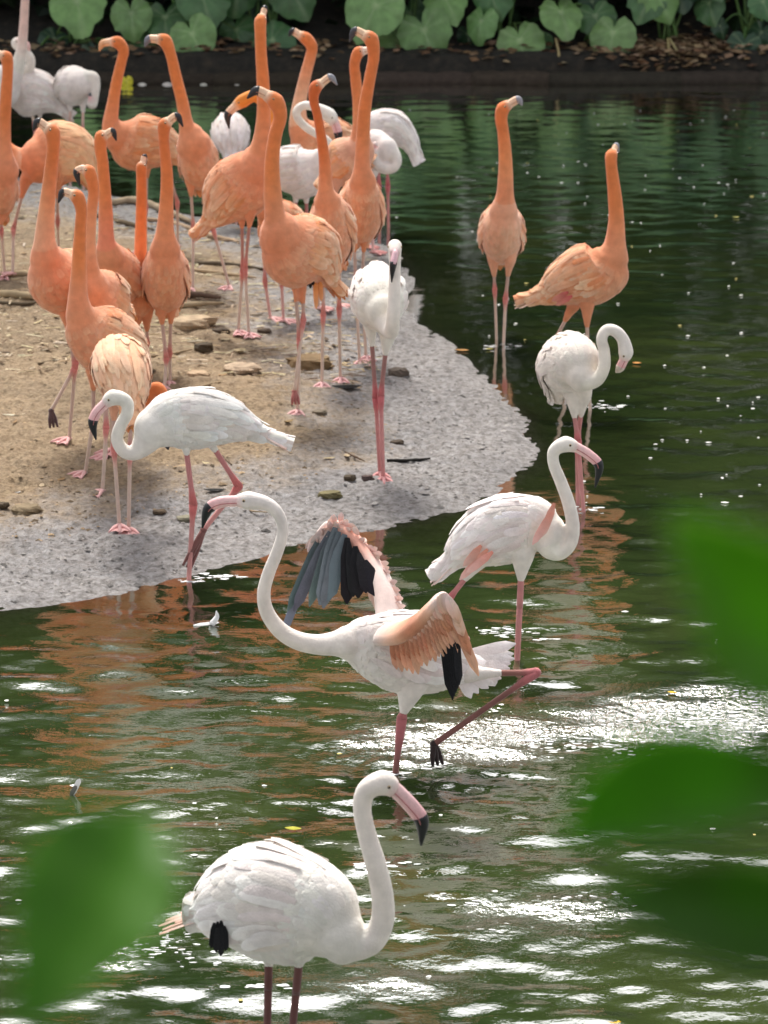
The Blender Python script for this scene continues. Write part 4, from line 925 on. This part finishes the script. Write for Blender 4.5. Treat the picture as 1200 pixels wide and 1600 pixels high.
# brown leaf litter on the bank
m = MB()
k = rng.random(900) < .55; lx = np.where(k, rng.normal(at_y(1065, 90, BANK_Y)[0], .27, 900), rng.uniform(-3.3, 3.3, 900)); ly = BANK_Y + np.where(k, np.abs(rng.normal(.25, .35, 900)) + .08, rng.uniform(.08, .7, 900))
scatter_leaves(m, np.stack([lx, ly, terrain(lx, ly) + rng.uniform(.005, .05, 900)], -1), .085, [(.16, .095, .05), (.24, .16, .09), (.10, .06, .035), (.30, .21, .13)], .9, True)
tag(m.build('leaf_litter', M_LITTER, smooth=False), 'brown fallen leaves covering the soil of the far bank', 'leaf litter', kind='stuff')
# dense undergrowth behind the broad leaves, deep shade put into its dark greens
m = MB()
ux = rng.uniform(-5.5, 5.5, 7000); ue = rng.uniform(.95, 3.0, 7000)
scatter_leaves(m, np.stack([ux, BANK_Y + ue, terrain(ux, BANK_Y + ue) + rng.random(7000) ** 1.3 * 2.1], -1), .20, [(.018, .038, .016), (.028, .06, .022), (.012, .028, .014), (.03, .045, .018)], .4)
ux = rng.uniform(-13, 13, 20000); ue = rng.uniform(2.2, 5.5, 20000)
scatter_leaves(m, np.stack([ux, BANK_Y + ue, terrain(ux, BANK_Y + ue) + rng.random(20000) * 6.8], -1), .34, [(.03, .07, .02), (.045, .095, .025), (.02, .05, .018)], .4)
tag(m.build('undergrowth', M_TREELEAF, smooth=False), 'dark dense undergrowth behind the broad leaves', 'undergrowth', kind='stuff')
# dry stalks hanging to the water
for px, py, qx, qy, lab in [(1068, 128, 1046, 76, 'yellowish bent dry stalk leaning over the far stone edge'), (870, 122, 868, 76, 'thin brown upright stalk under the heart-shaped leaves'), (1040, 112, 1043, 70, 'thin dry stalk beside the leaf litter')]:
    a = at_y(px, py, BANK_Y + .05); b = at_y(qx, qy, BANK_Y + .3); b[2] = max(b[2], .3); a[2] = max(float(terrain(a[0], a[1])) - .02, -.02); m = MB(); tube(m, [a, (a + b) / 2 + np.array([.02, 0, .02]), b], [.014, .011, .008], jit((.30, .24, .11)), 10, 7)
    tag(m.build('dry_stalk', M_STEM), lab, 'stalk')

# ------------------------------------------------------------------ trees behind the bank (they shade it and mirror in the pond)
TREES = [(-9.5, 4.2, 9.0, 3.2), (-6.0, 5.4, 10.5, 3.3), (-3.2, 3.4, 8.2, 2.5), (-0.6, 5.0, 9.8, 3.0), (2.2, 3.6, 8.4, 2.6), (4.9, 5.2, 10.2, 3.1), (8.3, 4.0, 8.8, 3.0), (12.0, 5.5, 10.0, 3.4), (-11.5, 10.5, 17.0, 4.4), (-5.6, 9.8, 16.5, 4.4), (0.4, 10.6, 17.5, 4.6), (6.2, 9.9, 16.6, 4.4), (11.8, 10.8, 17.2, 4.6), (-8.6, 12.6, 18.0, 4.6), (-2.7, 12.4, 18.5, 4.6), (3.4, 12.8, 18.0, 4.6), (9.0, 12.4, 18.4, 4.6)]
TL = ['slender tree behind the far bank', 'broad tall tree rising behind the white flamingos', 'low spreading tree above the drooping leaves', 'tall tree behind the tallest flamingos', 'bushy tree behind the pale bright leaves', 'wide tree behind the heart leaves', 'leafy tree behind the leaf litter', 'tall tree at the end of the far bank', 'lofty tree in the back row behind the slender tree', 'lofty tree in the back row behind the white flamingos', 'highest tree in the back row behind the flock', 'lofty tree in the back row behind the heart leaves', 'lofty tree in the back row at the end of the bank', 'rearmost tree behind the slender tree', 'rearmost tree behind the low spreading tree', 'rearmost tree behind the bushy tree', 'rearmost tree behind the leaf litter']
for (x, e, h, cr), lab in zip(TREES, TL):
    y = BANK_Y + e; z0 = float(terrain(x, y)); root = empty('tree', (x, y, z0)); tag(root, lab, 'tree')
    m = MB(); top = np.array([x + random.uniform(-.5, .5), y + random.uniform(-.4, .4), z0 + h * .8])
    tube(m, [(x, y, z0 - .1), (x + random.uniform(-.15, .15), y, z0 + h * .3), tuple(top)], [.20, .15, .05], (.10, .075, .05), 14, 10)
    limbs = []
    for _ in range(9):
        t = random.uniform(.25, .9); b = np.array([x, y, z0]) * (1 - t) + top * t; a = random.uniform(0, 6.28); l = cr * random.uniform(.5, .9)
        en = b + np.array([math.cos(a) * l, math.sin(a) * l, random.uniform(.1, .9)]); limbs.append((b, en))
        tube(m, [b, (b + en) / 2 + np.array([0, 0, .25]), en], [.07, .045, .015], (.10, .075, .05), 10, 7)
    m.build('trunk', M_BARK, root)
    cl = [en for _, en in limbs] + [(b + en) / 2 for b, en in limbs] + [top] + [np.array([x + random.gauss(0, cr * .45), y + random.gauss(0, cr * .45), z0 + h * random.uniform(.22, 1.0)]) for _ in range(30)]
    rad = [random.uniform(.55, 1.15) * (1 if h < 12 else 1.5) for _ in cl]
    nf = 6500 if h < 12 else 7500; ci = rng.integers(0, len(cl), nf); v = rng.normal(0, 1, (nf, 3)); v /= np.linalg.norm(v, axis=1)[:, None] + 1e-9
    pts_ = np.array(cl)[ci] + v * (np.array(rad)[ci] * rng.random(nf) ** .4)[:, None] * (1, 1, .75)
    c = MB(); scatter_leaves(c, pts_, .24 if h < 12 else .36, [(.055, .12, .024), (.09, .17, .034), (.035, .085, .022), (.12, .19, .04)], .5)
    c.build('crown', M_TREELEAF, root, smooth=False)

# ================================================================== THINGS ON THE SAND
def stone(px, py, w_, h_, c, lab):
    p = on_ground(px, py); s = m_per_px(p); m = MB(); nu, nv = 16, 11
    ph = random.random() * 9
    ball(m, (0, 0, 0), 1, jit(c, .12), nu, nv, (1, 1, 1))
    V = m.v[0]; d = fbm(V[:, 0] * 1.7 + ph, V[:, 1] * 1.7 + V[:, 2] * 2.1 + ph, 3); d2 = np.round(fbm(V[:, 0] * 3.1 + ph, V[:, 1] * 3.1 + V[:, 2] * 3.7, 3) * 5) / 5; V *= (0.50 + .75 * d + .42 * d2)[:, None]; V[:, 2] = np.clip(V[:, 2], -.55, .55 + .1 * V[:, 0])
    V *= np.array([w_ * s * .62, w_ * s * .45, h_ * s * .9]); V += np.array([p[0], p[1], p[2] + h_ * s * .25])
    tag(m.build('stone', M_STONE, smooth=False), lab, 'stone', 'stones on the sand')
BR = (.26, .175, .10); DB = (.07, .05, .033)
for px, py, w_, h_, c, lab in [
    (485, 575, 62, 24, (.22, .15, .075), 'large mossy brown stone half buried beside flamingo legs'), (378, 578, 50, 12, (.42, .33, .22), 'flat angular pale brown stone slab on the sand'),
    (298, 512, 58, 22, (.36, .27, .17), 'broad rough tan rock near the driftwood'), (318, 548, 26, 16, DB, 'small dark lump of earth on the tan sand'), (42, 800, 40, 15, (.20, .15, .09), 'brown wedge-shaped stone on the damp silt'),
    (622, 588, 25, 17, (.12, .09, .07), 'dark round stone on the wet mud beside the striding white flamingo'), (515, 776, 30, 11, (.14, .12, .06), 'mossy dark pebble on the wet silt near the waterline'), (547, 750, 16, 10, DB, 'blackish pebble beside the webbed foot of the white flamingo'),
    (574, 750, 17, 10, (.08, .06, .05), 'second blackish pebble touching that webbed foot'), (500, 647, 20, 8, (.15, .12, .08), 'tiny brown pebble in the middle of the silt'), (345, 520, 22, 9, DB, 'flat dark clod behind the tallest flamingo feet'),
    (413, 520, 18, 8, DB, 'dark clod between pink feet'), (310, 588, 28, 10, (.40, .31, .2), 'small tan stone by the slab'), (5, 792, 16, 9, DB, 'dark pebble at the far end of the damp silt'), (250, 802, 18, 7, DB, 'thin dark pebble near the stepping leg'), (440, 690, 14, 6, DB, 'very small dark stone on grey silt'),
    (620, 694, 18, 8, DB, 'dark speck stone on the outer wet mud'), (290, 812, 24, 8, (.2, .17, .12), 'flat grey-brown stone behind the standing pink leg')]:
    stone(px, py, w_, h_, c, lab)
def stick(pts, r, c, lab, grp='sticks and driftwood on the sand'):
    P = []
    for i, (x, y) in enumerate(pts):
        q = on_ground(x, y); P.append(q + np.array([0, 0, r * .75 + .003 * random.random()]))
    m = MB(); n = len(P); tube(m, P, [r * .9] + [r * random.uniform(.85, 1.15) for _ in range(n - 2)] + [r * .45], jit(c, .12), 8 * n, 8)
    V = m.v[0]; V += (rng.random(V.shape) - .5) * r * .22
    tag(m.build('driftwood', M_BARK), lab, 'stick', grp)
TW = (.34, .26, .17); DW = (.13, .095, .065)
for pts, r, c, lab in [
    ([(-20, 462), (30, 466), (90, 474)], .020, TW, 'thick pale driftwood branch lying below the pacing flamingo'), ([(-10, 436), (40, 432), (88, 438)], .017, TW, 'pale straight branch lying behind the pacing flamingo'), ([(-10, 474), (40, 477), (70, 471)], .010, DW, 'dark thin root under the pale driftwood'),
    ([(176, 322), (210, 318), (250, 330), (300, 352)], .024, TW, 'curved thick root at the back of the sand'), ([(150, 340), (200, 352), (240, 362)], .014, DW, 'dark root behind the orange necks'), ([(220, 345), (270, 352), (330, 372), (372, 380)], .015, TW, 'long bent pale root across the sand'), ([(268, 472), (300, 465), (345, 470)], .020, DW, 'dark weathered wood chunk behind the plump flamingo'),
    ([(255, 484), (300, 480), (348, 476)], .014, TW, 'narrow pale plank of driftwood beside the dark wood chunk'), ([(300, 414), (360, 416), (440, 428)], .011, DW, 'dark branch lying behind the tallest flamingo legs'), ([(300, 424), (350, 430), (400, 436)], .010, TW, 'pale twig parallel to the dark branch'),
    ([(605, 722), (640, 722), (672, 719)], .0075, (.02, .018, .016), 'thin black twig on the wet mud'), ([(340, 712), (352, 720), (362, 728)], .007, DW, 'short dark twig near the lifted pink leg'), ([(540, 708), (556, 716), (570, 722)], .004, DW, 'hair-thin twig on the silt'), ([(288, 620), (320, 605), (345, 598)], .007, TW, 'short pale twig near the slab'), ([(60, 570), (84, 566), (104, 570)], .006, DW, 'small dark twig below the lifted foot'),
    ([(380, 792), (395, 800), (420, 802)], .004, TW, 'thin pale straw by the running bird'), ([(230, 560), (262, 556), (300, 548)], .008, TW, 'pale crooked twig beside straight pink legs')]:
    stick(pts, r, c, lab)
def flat_leaf(px, py, L, Wd, ang, c, name, lab, cat, grp=None, z=None, curl=.25):
    p = on_ground(px, py) if z is None else np.array([*at_z(px, py, z)[:2], z]); s = m_per_px(p); L *= s; Wd *= s
    a = R(ang); d = np.array([math.cos(a), math.sin(a), 0]); e = np.array([-d[1], d[0], 0]); n = 8; V = []
    t = np.linspace(0, 1, n); wv = Wd * np.sin(np.pi * np.clip(t, .03, .97)) ** .8
    for i in range(n):
        c0 = p + d * L * (t[i] - .5) + np.array([0, 0, .004 + curl * L * (t[i] - .5) ** 2])
        V += [c0 - e * wv[i] + np.array([0, 0, curl * wv[i] * .6]), c0, c0 + e * wv[i] + np.array([0, 0, curl * wv[i] * .5])]
    V = np.array(V); f = [(i * 3 + j, i * 3 + j + 1, i * 3 + j + 4, i * 3 + j + 3) for i in range(n - 1) for j in range(2)]
    m = MB(); m.add(np.vstack([V, V - (0, 0, .0012)]), f + [tuple(k + 3 * n for k in q[::-1]) for q in f], jit(c, .12))
    return tag(m.build(name, M_LITTER), lab, cat, grp)
BLK = (.012, .012, .012)
flat_leaf(541, 608, 46, 13, 0, BLK, 'black_leaf', 'black wet leaf on the mud beside webbed feet', 'leaf', curl=.35)
flat_leaf(336, 768, 34, 8, 0, BLK, 'black_leaf', 'black slender leaf on silt above the running flamingo head', 'leaf', curl=.3)
flat_leaf(26, 770, 14, 8, 30, (.62, .60, .6), 'white_feather', 'small fallen white feather on damp silt', 'feather')
flat_leaf(22, 650, 40, 5, 5, (.55, .47, .38), 'pale_leaf', 'long pale dry leaf on the tan sand', 'leaf')
flat_leaf(375, 552, 22, 10, 70, (.5, .4, .26), 'pale_leaf', 'pale upright-curled dry leaf by the slab', 'leaf', curl=.8)
cnt = 0
while cnt < 70:
    x = random.uniform(0, 600); y = random.uniform(300, 800); q = on_ground(x, y)
    d = float(poly_sd(q[0], q[1]))
    if d < .08 or random.random() > (1.0 if y < 620 else .35): continue
    cnt += 1; k = random.random()
    flat_leaf(x, y, random.uniform(10, 24), random.uniform(2.5, 6), random.uniform(0, 180), (.48, .38, .24) if k < .5 else (.14, .10, .065) if k < .85 else (.3, .2, .1), 'dry_leaf', 'small dry leaf scattered on the sand among the flock', 'leaf', 'dry leaves scattered on the sand', curl=random.uniform(.1, .6))
# mud clods and grit, far too many to count
m = MB()
GQ = np.array([at_z(random.uniform(-20, 850), 285 + 660 * random.random() ** .8) for _ in range(6500)])
GDD = poly_sd(GQ[:, 0], GQ[:, 1]); GZZ = terrain(GQ[:, 0], GQ[:, 1])
for q, d, zz in zip(GQ, GDD, GZZ):
    if d < .02: continue
    s = random.uniform(.003, .008) * (1.0 if d > .5 else 1.15) * (2.2 if random.random() < .05 else 1)
    c = (.30, .215, .13) if d > .6 else (.27, .25, .235)
    c = np.asarray(c) * random.choice((.35, .6, .9, 1.1, 1.4)); a = random.random() * 3
    V = np.array([(1, 0, 0), (.2, .8, .1), (-.9, .3, 0), (-.4, -.8, .05), (.5, -.7, 0), (0, 0, .75)]) * s * (1.5, 1.0, .8); ca, sa = math.cos(a), math.sin(a)
    V = np.c_[V[:, 0] * ca - V[:, 1] * sa, V[:, 0] * sa + V[:, 1] * ca, V[:, 2]]
    m.add(V + np.array([q[0], q[1], zz - .001]), [(0, 1, 5), (1, 2, 5), (2, 3, 5), (3, 4, 5), (4, 0, 5)], np.clip(c, 0, 1))
tag(m.build('mud_grit', M_STONE, smooth=False), 'coarse grit and mud crumbs strewn over the sand and silt', 'grit', kind='stuff')

# straw and shredded plant bits on the drier sand
m = MB(); SQ = np.array([at_z(random.uniform(-20, 600), 285 + 330 * random.random()) for _ in range(1500)]); SD = poly_sd(SQ[:, 0], SQ[:, 1]); SZ = terrain(SQ[:, 0], SQ[:, 1])
for q, d, zz in zip(SQ, SD, SZ):
    if d < .12 or random.random() > .35 + d: continue
    a = random.uniform(-.6, .6) + (math.pi / 2 if random.random() < .2 else 0); L = random.uniform(.012, .05); wd = random.uniform(.0015, .006); dx, dy = math.cos(a) * L, math.sin(a) * L; ex, ey = -math.sin(a) * wd, math.cos(a) * wd
    h1, h2 = random.uniform(.001, .010), random.uniform(.001, .010); c = random.choice([(.50, .41, .27), (.42, .32, .19), (.16, .11, .07), (.55, .47, .34)])
    m.add([(q[0] - dx - ex, q[1] - dy - ey, zz + h1), (q[0] + dx - ex, q[1] + dy - ey, zz + h2), (q[0] + dx + ex, q[1] + dy + ey, zz + h2 + .002), (q[0] - dx + ex, q[1] - dy + ey, zz + h1 + .002), (q[0], q[1], zz + .5 * (h1 + h2) + .004)], [(0, 1, 4), (1, 2, 4), (2, 3, 4), (3, 0, 4)], jit(c, .15))
tag(m.build('straw_litter', M_LITTER, smooth=False), 'shredded straw and plant bits strewn over the drier sand', 'straw', kind='stuff')

# ------------------------------------------------------------------ afloat on the pond
def floating_feather(px, py, L, lab):
    p = at_z(px, py, .004); s = m_per_px(p); root = empty('floating_feather', tuple(p)); tag(root, lab, 'feather')
    m = MB(); blade(m, p - np.array([L * s * .5, 0, 0]), p + np.array([L * s * .5, .02, .004]), .018, (0, -.3, 1), (.8, .78, .76), (.85, .83, .82)); m.build('vane', M_PLUME, root)
    m = MB(); tube(m, [p + np.array([L * s * .2, 0, .002]), p + np.array([L * s * .42, .01, .028]), p + np.array([L * s * .40, .01, .05])], [.012, .009, .002], (.85, .83, .82), 8, 7); m.build('curled_tip', M_PLUME, root)
floating_feather(322, 977, 40, 'white feather floating with its curled tip up beneath the stepping flamingo')
p = at_z(120, 1243, 0); root = empty('floating_feather', tuple(p)); tag(root, 'grey and white tuft of down standing upright on the water', 'feather')
m = MB(); s = m_per_px(p); blade(m, p + np.array([-8 * s, 0, -.004]), p + np.array([6 * s, 0, 28 * s]), .016, (0, -1, .1), (.8, .78, .77), (.85, .83, .82)); m.build('vane', M_PLUME, root)
m = MB(); blade(m, p + np.array([-10 * s, -.004, -.002]), p + np.array([0, -.004, 17 * s]), .014, (0, -1, .1), (.12, .11, .10), (.2, .19, .18)); m.build('dark_vane', M_PLUME, root)
for px, py, L, c, lab in [(1050, 1083, 14, (.62, .42, .03), 'tiny yellow leaf afloat below the churned water'), (458, 1296, 26, (.45, .42, .06), 'yellow-green leaf afloat beside the wading flamingo neck'), (958, 1598, 24, (.70, .40, .03), 'orange-yellow leaf afloat where the water is nearest the shrub'), (722, 548, 22, (.42, .22, .08), 'brown leaf afloat at the edge of the mud'), (765, 546, 12, (.5, .45, .12), 'small yellowish leaf afloat beside thin legs'), (995, 568, 14, (.55, .25, .08), 'orange leaf scrap afloat beside the preening flamingo'), (1150, 340, 10, (.5, .5, .15), 'pale green leaf scrap afloat far out on the dark water')]:
    flat_leaf(px, py, L, L * .26, random.uniform(-20, 20), c, 'floating_leaf', lab, 'leaf', z=.004, curl=.06)
m = MB()
for _ in range(200):
    if random.random() < .75: x, y = random.uniform(600, 1210), 170 + 620 * random.random() ** 1.2
    else: x, y = random.uniform(0, 1200), random.uniform(850, 1590)
    q = at_z(x, y, .0045)
    if float(terrain(q[0], q[1], False)) > -.03: continue
    s = random.uniform(.003, .008) * (1.6 if random.random() < .1 else 1); k = random.random(); c = (.72, .72, .68) if k < .8 else (.5, .42, .12)
    n = 6; V = [(q[0] + s * random.uniform(.8, 1.9) * math.cos(6.283 * j / n), q[1] + s * random.uniform(.7, 1.2) * math.sin(6.283 * j / n), .0035) for j in range(n)]
    m.add(V + [(q[0], q[1], .0065)], [(j, (j + 1) % n, n) for j in range(n)], c)
tag(m.build('floating_flecks', M_FLECK), 'pale flecks of down and plant bits drifting on the dark water', 'flecks', kind='stuff')

# ------------------------------------------------------------------ shrub leaves close to the camera
def near_leaf(mb, base, tip, wl_, wr_, D, col, bulge=.25, tiltv=.35, nseg=16, skew=.85):
    """ovate leaf with midrib; base, tip in photo pixels at distance D; blade tilts away across its width"""
    A = at_y(base[0], base[1], D[0]); B = at_y(tip[0], tip[1], D[1]); d = B - A; L = np.linalg.norm(d); s = m_per_px((A + B) / 2)
    side = np.cross(d, (0, -1, .35)); side /= np.linalg.norm(side); nn = np.cross(side, d); nn /= np.linalg.norm(nn); nn = nn if nn[1] < 0 else -nn
    t = np.linspace(0, 1, nseg); prof = np.sin(np.pi * np.clip(t, .01, .985) ** skew) ** .75; V = []; C = []
    for i in range(nseg):
        c0 = A + d * t[i] - nn * bulge * L * .25 * (2 * t[i] - 1) ** 2
        for k, wd in ((-1, wl_), (-.5, wl_), (0, 0), (.5, wr_), (1, wr_)):
            o = abs(k) * wd * s * prof[i] * math.copysign(1, k) if k else 0
            V.append(c0 + side * o + nn * (abs(o) * tiltv - (.0012 if k == 0 else 0) + .0016 * math.sin(t[i] * 22 + abs(k) * 3) * abs(k))); C.append(np.asarray(col) * (1.15 if k == 0 else 1))
    f = [(i * 5 + j, i * 5 + j + 1, i * 5 + j + 6, i * 5 + j + 5) for i in range(nseg - 1) for j in range(4)]
    V = np.array(V); n = len(V); mb.add(np.vstack([V, V + nn * -.0006]), f + [tuple(q + n for q in k[::-1]) for k in f], np.clip(np.vstack([C, C]), 0, 1))
    return A
GN = (.10, .275, .017)
def shrub(lab, gx_, gy_, leaves, stem_to):
    z0 = float(terrain(gx_, gy_)); root = empty('shrub', (gx_, gy_, z0)); tag(root, lab, 'shrub')
    top = at_y(stem_to[0], stem_to[1], stem_to[2]); m = MB()
    tube(m, [(gx_, gy_, z0 - .03), (gx_ * .6 + top[0] * .4, gy_, z0 * .5 + top[2] * .5), tuple(top)], [.012, .008, .004], (.09, .075, .04), 14, 8); m.build('stem', M_BARK, root)
    for b, tp_, wl_, wr_, D, c, sk in leaves:
        m = MB(); A = near_leaf(m, b, tp_, wl_, wr_, D, jit(c, .06), skew=sk); m.build('leaf', M_NEARLEAF, root)
        m = MB(); tube(m, [top, (top + A) / 2 + np.array([0, .005, -.004]), A], [.003, .0025, .002], (.07, .10, .03), 8, 6); m.build('leaf_stalk', M_STEM, root)
shrub('blurred single green leaf on a stem rising from below, near the bank', -.12, .72,
      [((25, 1625), (245, 1262), 140, 112, (.80, .86), GN, 1.4), ((-60, 1650), (-190, 1480), 70, 70, (.80, .84), GN, .9)], (10, 1660, .80))
shrub('blurred shrub twig with three large green leaves reaching in from the side', .20, .74,
      [((1310, 1100), (1078, 828), 122, 112, (.86, .80), (.13, .30, .02), 1.1), ((1300, 1235), (862, 1330), 30, 150, (.80, .84), GN, .95), ((1320, 1460), (940, 1395), 85, 95, (.82, .80), (.065, .17, .014), .8), ((1330, 1300), (1500, 1150), 80, 80, (.8, .8), GN, .9)], (1330, 1330, .80))

# ------------------------------------------------------------------ frothy flecks and sky glints built as white flecks on churned water
def water_z(x, y):
    return WZ[np.clip(np.searchsorted(wy, y), 0, len(wy) - 1), np.clip(np.searchsorted(wx, x), 0, len(wx) - 1)]
m = MB()
def froth_glint(x, y, a, b):
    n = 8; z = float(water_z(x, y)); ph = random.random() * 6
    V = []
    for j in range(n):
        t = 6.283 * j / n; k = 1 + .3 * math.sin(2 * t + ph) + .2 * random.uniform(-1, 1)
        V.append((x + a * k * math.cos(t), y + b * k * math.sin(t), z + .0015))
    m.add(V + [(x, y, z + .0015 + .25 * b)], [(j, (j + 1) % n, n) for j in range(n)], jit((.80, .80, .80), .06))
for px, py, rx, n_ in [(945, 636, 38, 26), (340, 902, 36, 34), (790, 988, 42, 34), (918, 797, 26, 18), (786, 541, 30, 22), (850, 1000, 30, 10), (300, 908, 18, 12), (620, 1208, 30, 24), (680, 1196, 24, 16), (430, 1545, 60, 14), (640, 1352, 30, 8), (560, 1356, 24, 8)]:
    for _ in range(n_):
        q = at_z(px + random.gauss(0, rx * .5), py + random.gauss(0, 3.0), 0); w_ = random.uniform(.004, .020); froth_glint(q[0], q[1], w_, w_ * random.uniform(.2, .4))
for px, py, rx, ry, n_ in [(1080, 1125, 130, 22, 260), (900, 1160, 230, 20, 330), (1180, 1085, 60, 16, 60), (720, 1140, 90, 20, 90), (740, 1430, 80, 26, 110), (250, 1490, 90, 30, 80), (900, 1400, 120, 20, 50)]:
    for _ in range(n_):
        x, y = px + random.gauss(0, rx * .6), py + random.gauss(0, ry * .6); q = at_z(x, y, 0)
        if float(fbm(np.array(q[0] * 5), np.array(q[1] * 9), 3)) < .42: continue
        w_ = random.uniform(.003, .013); froth_glint(q[0], q[1], w_, w_ * random.uniform(.2, .5))
tag(m.build('foam_glints', M_FLECK), 'frothy white flecks and modelled sky glints on the churned water round the wading flamingos', 'foam_glints', kind='stuff')
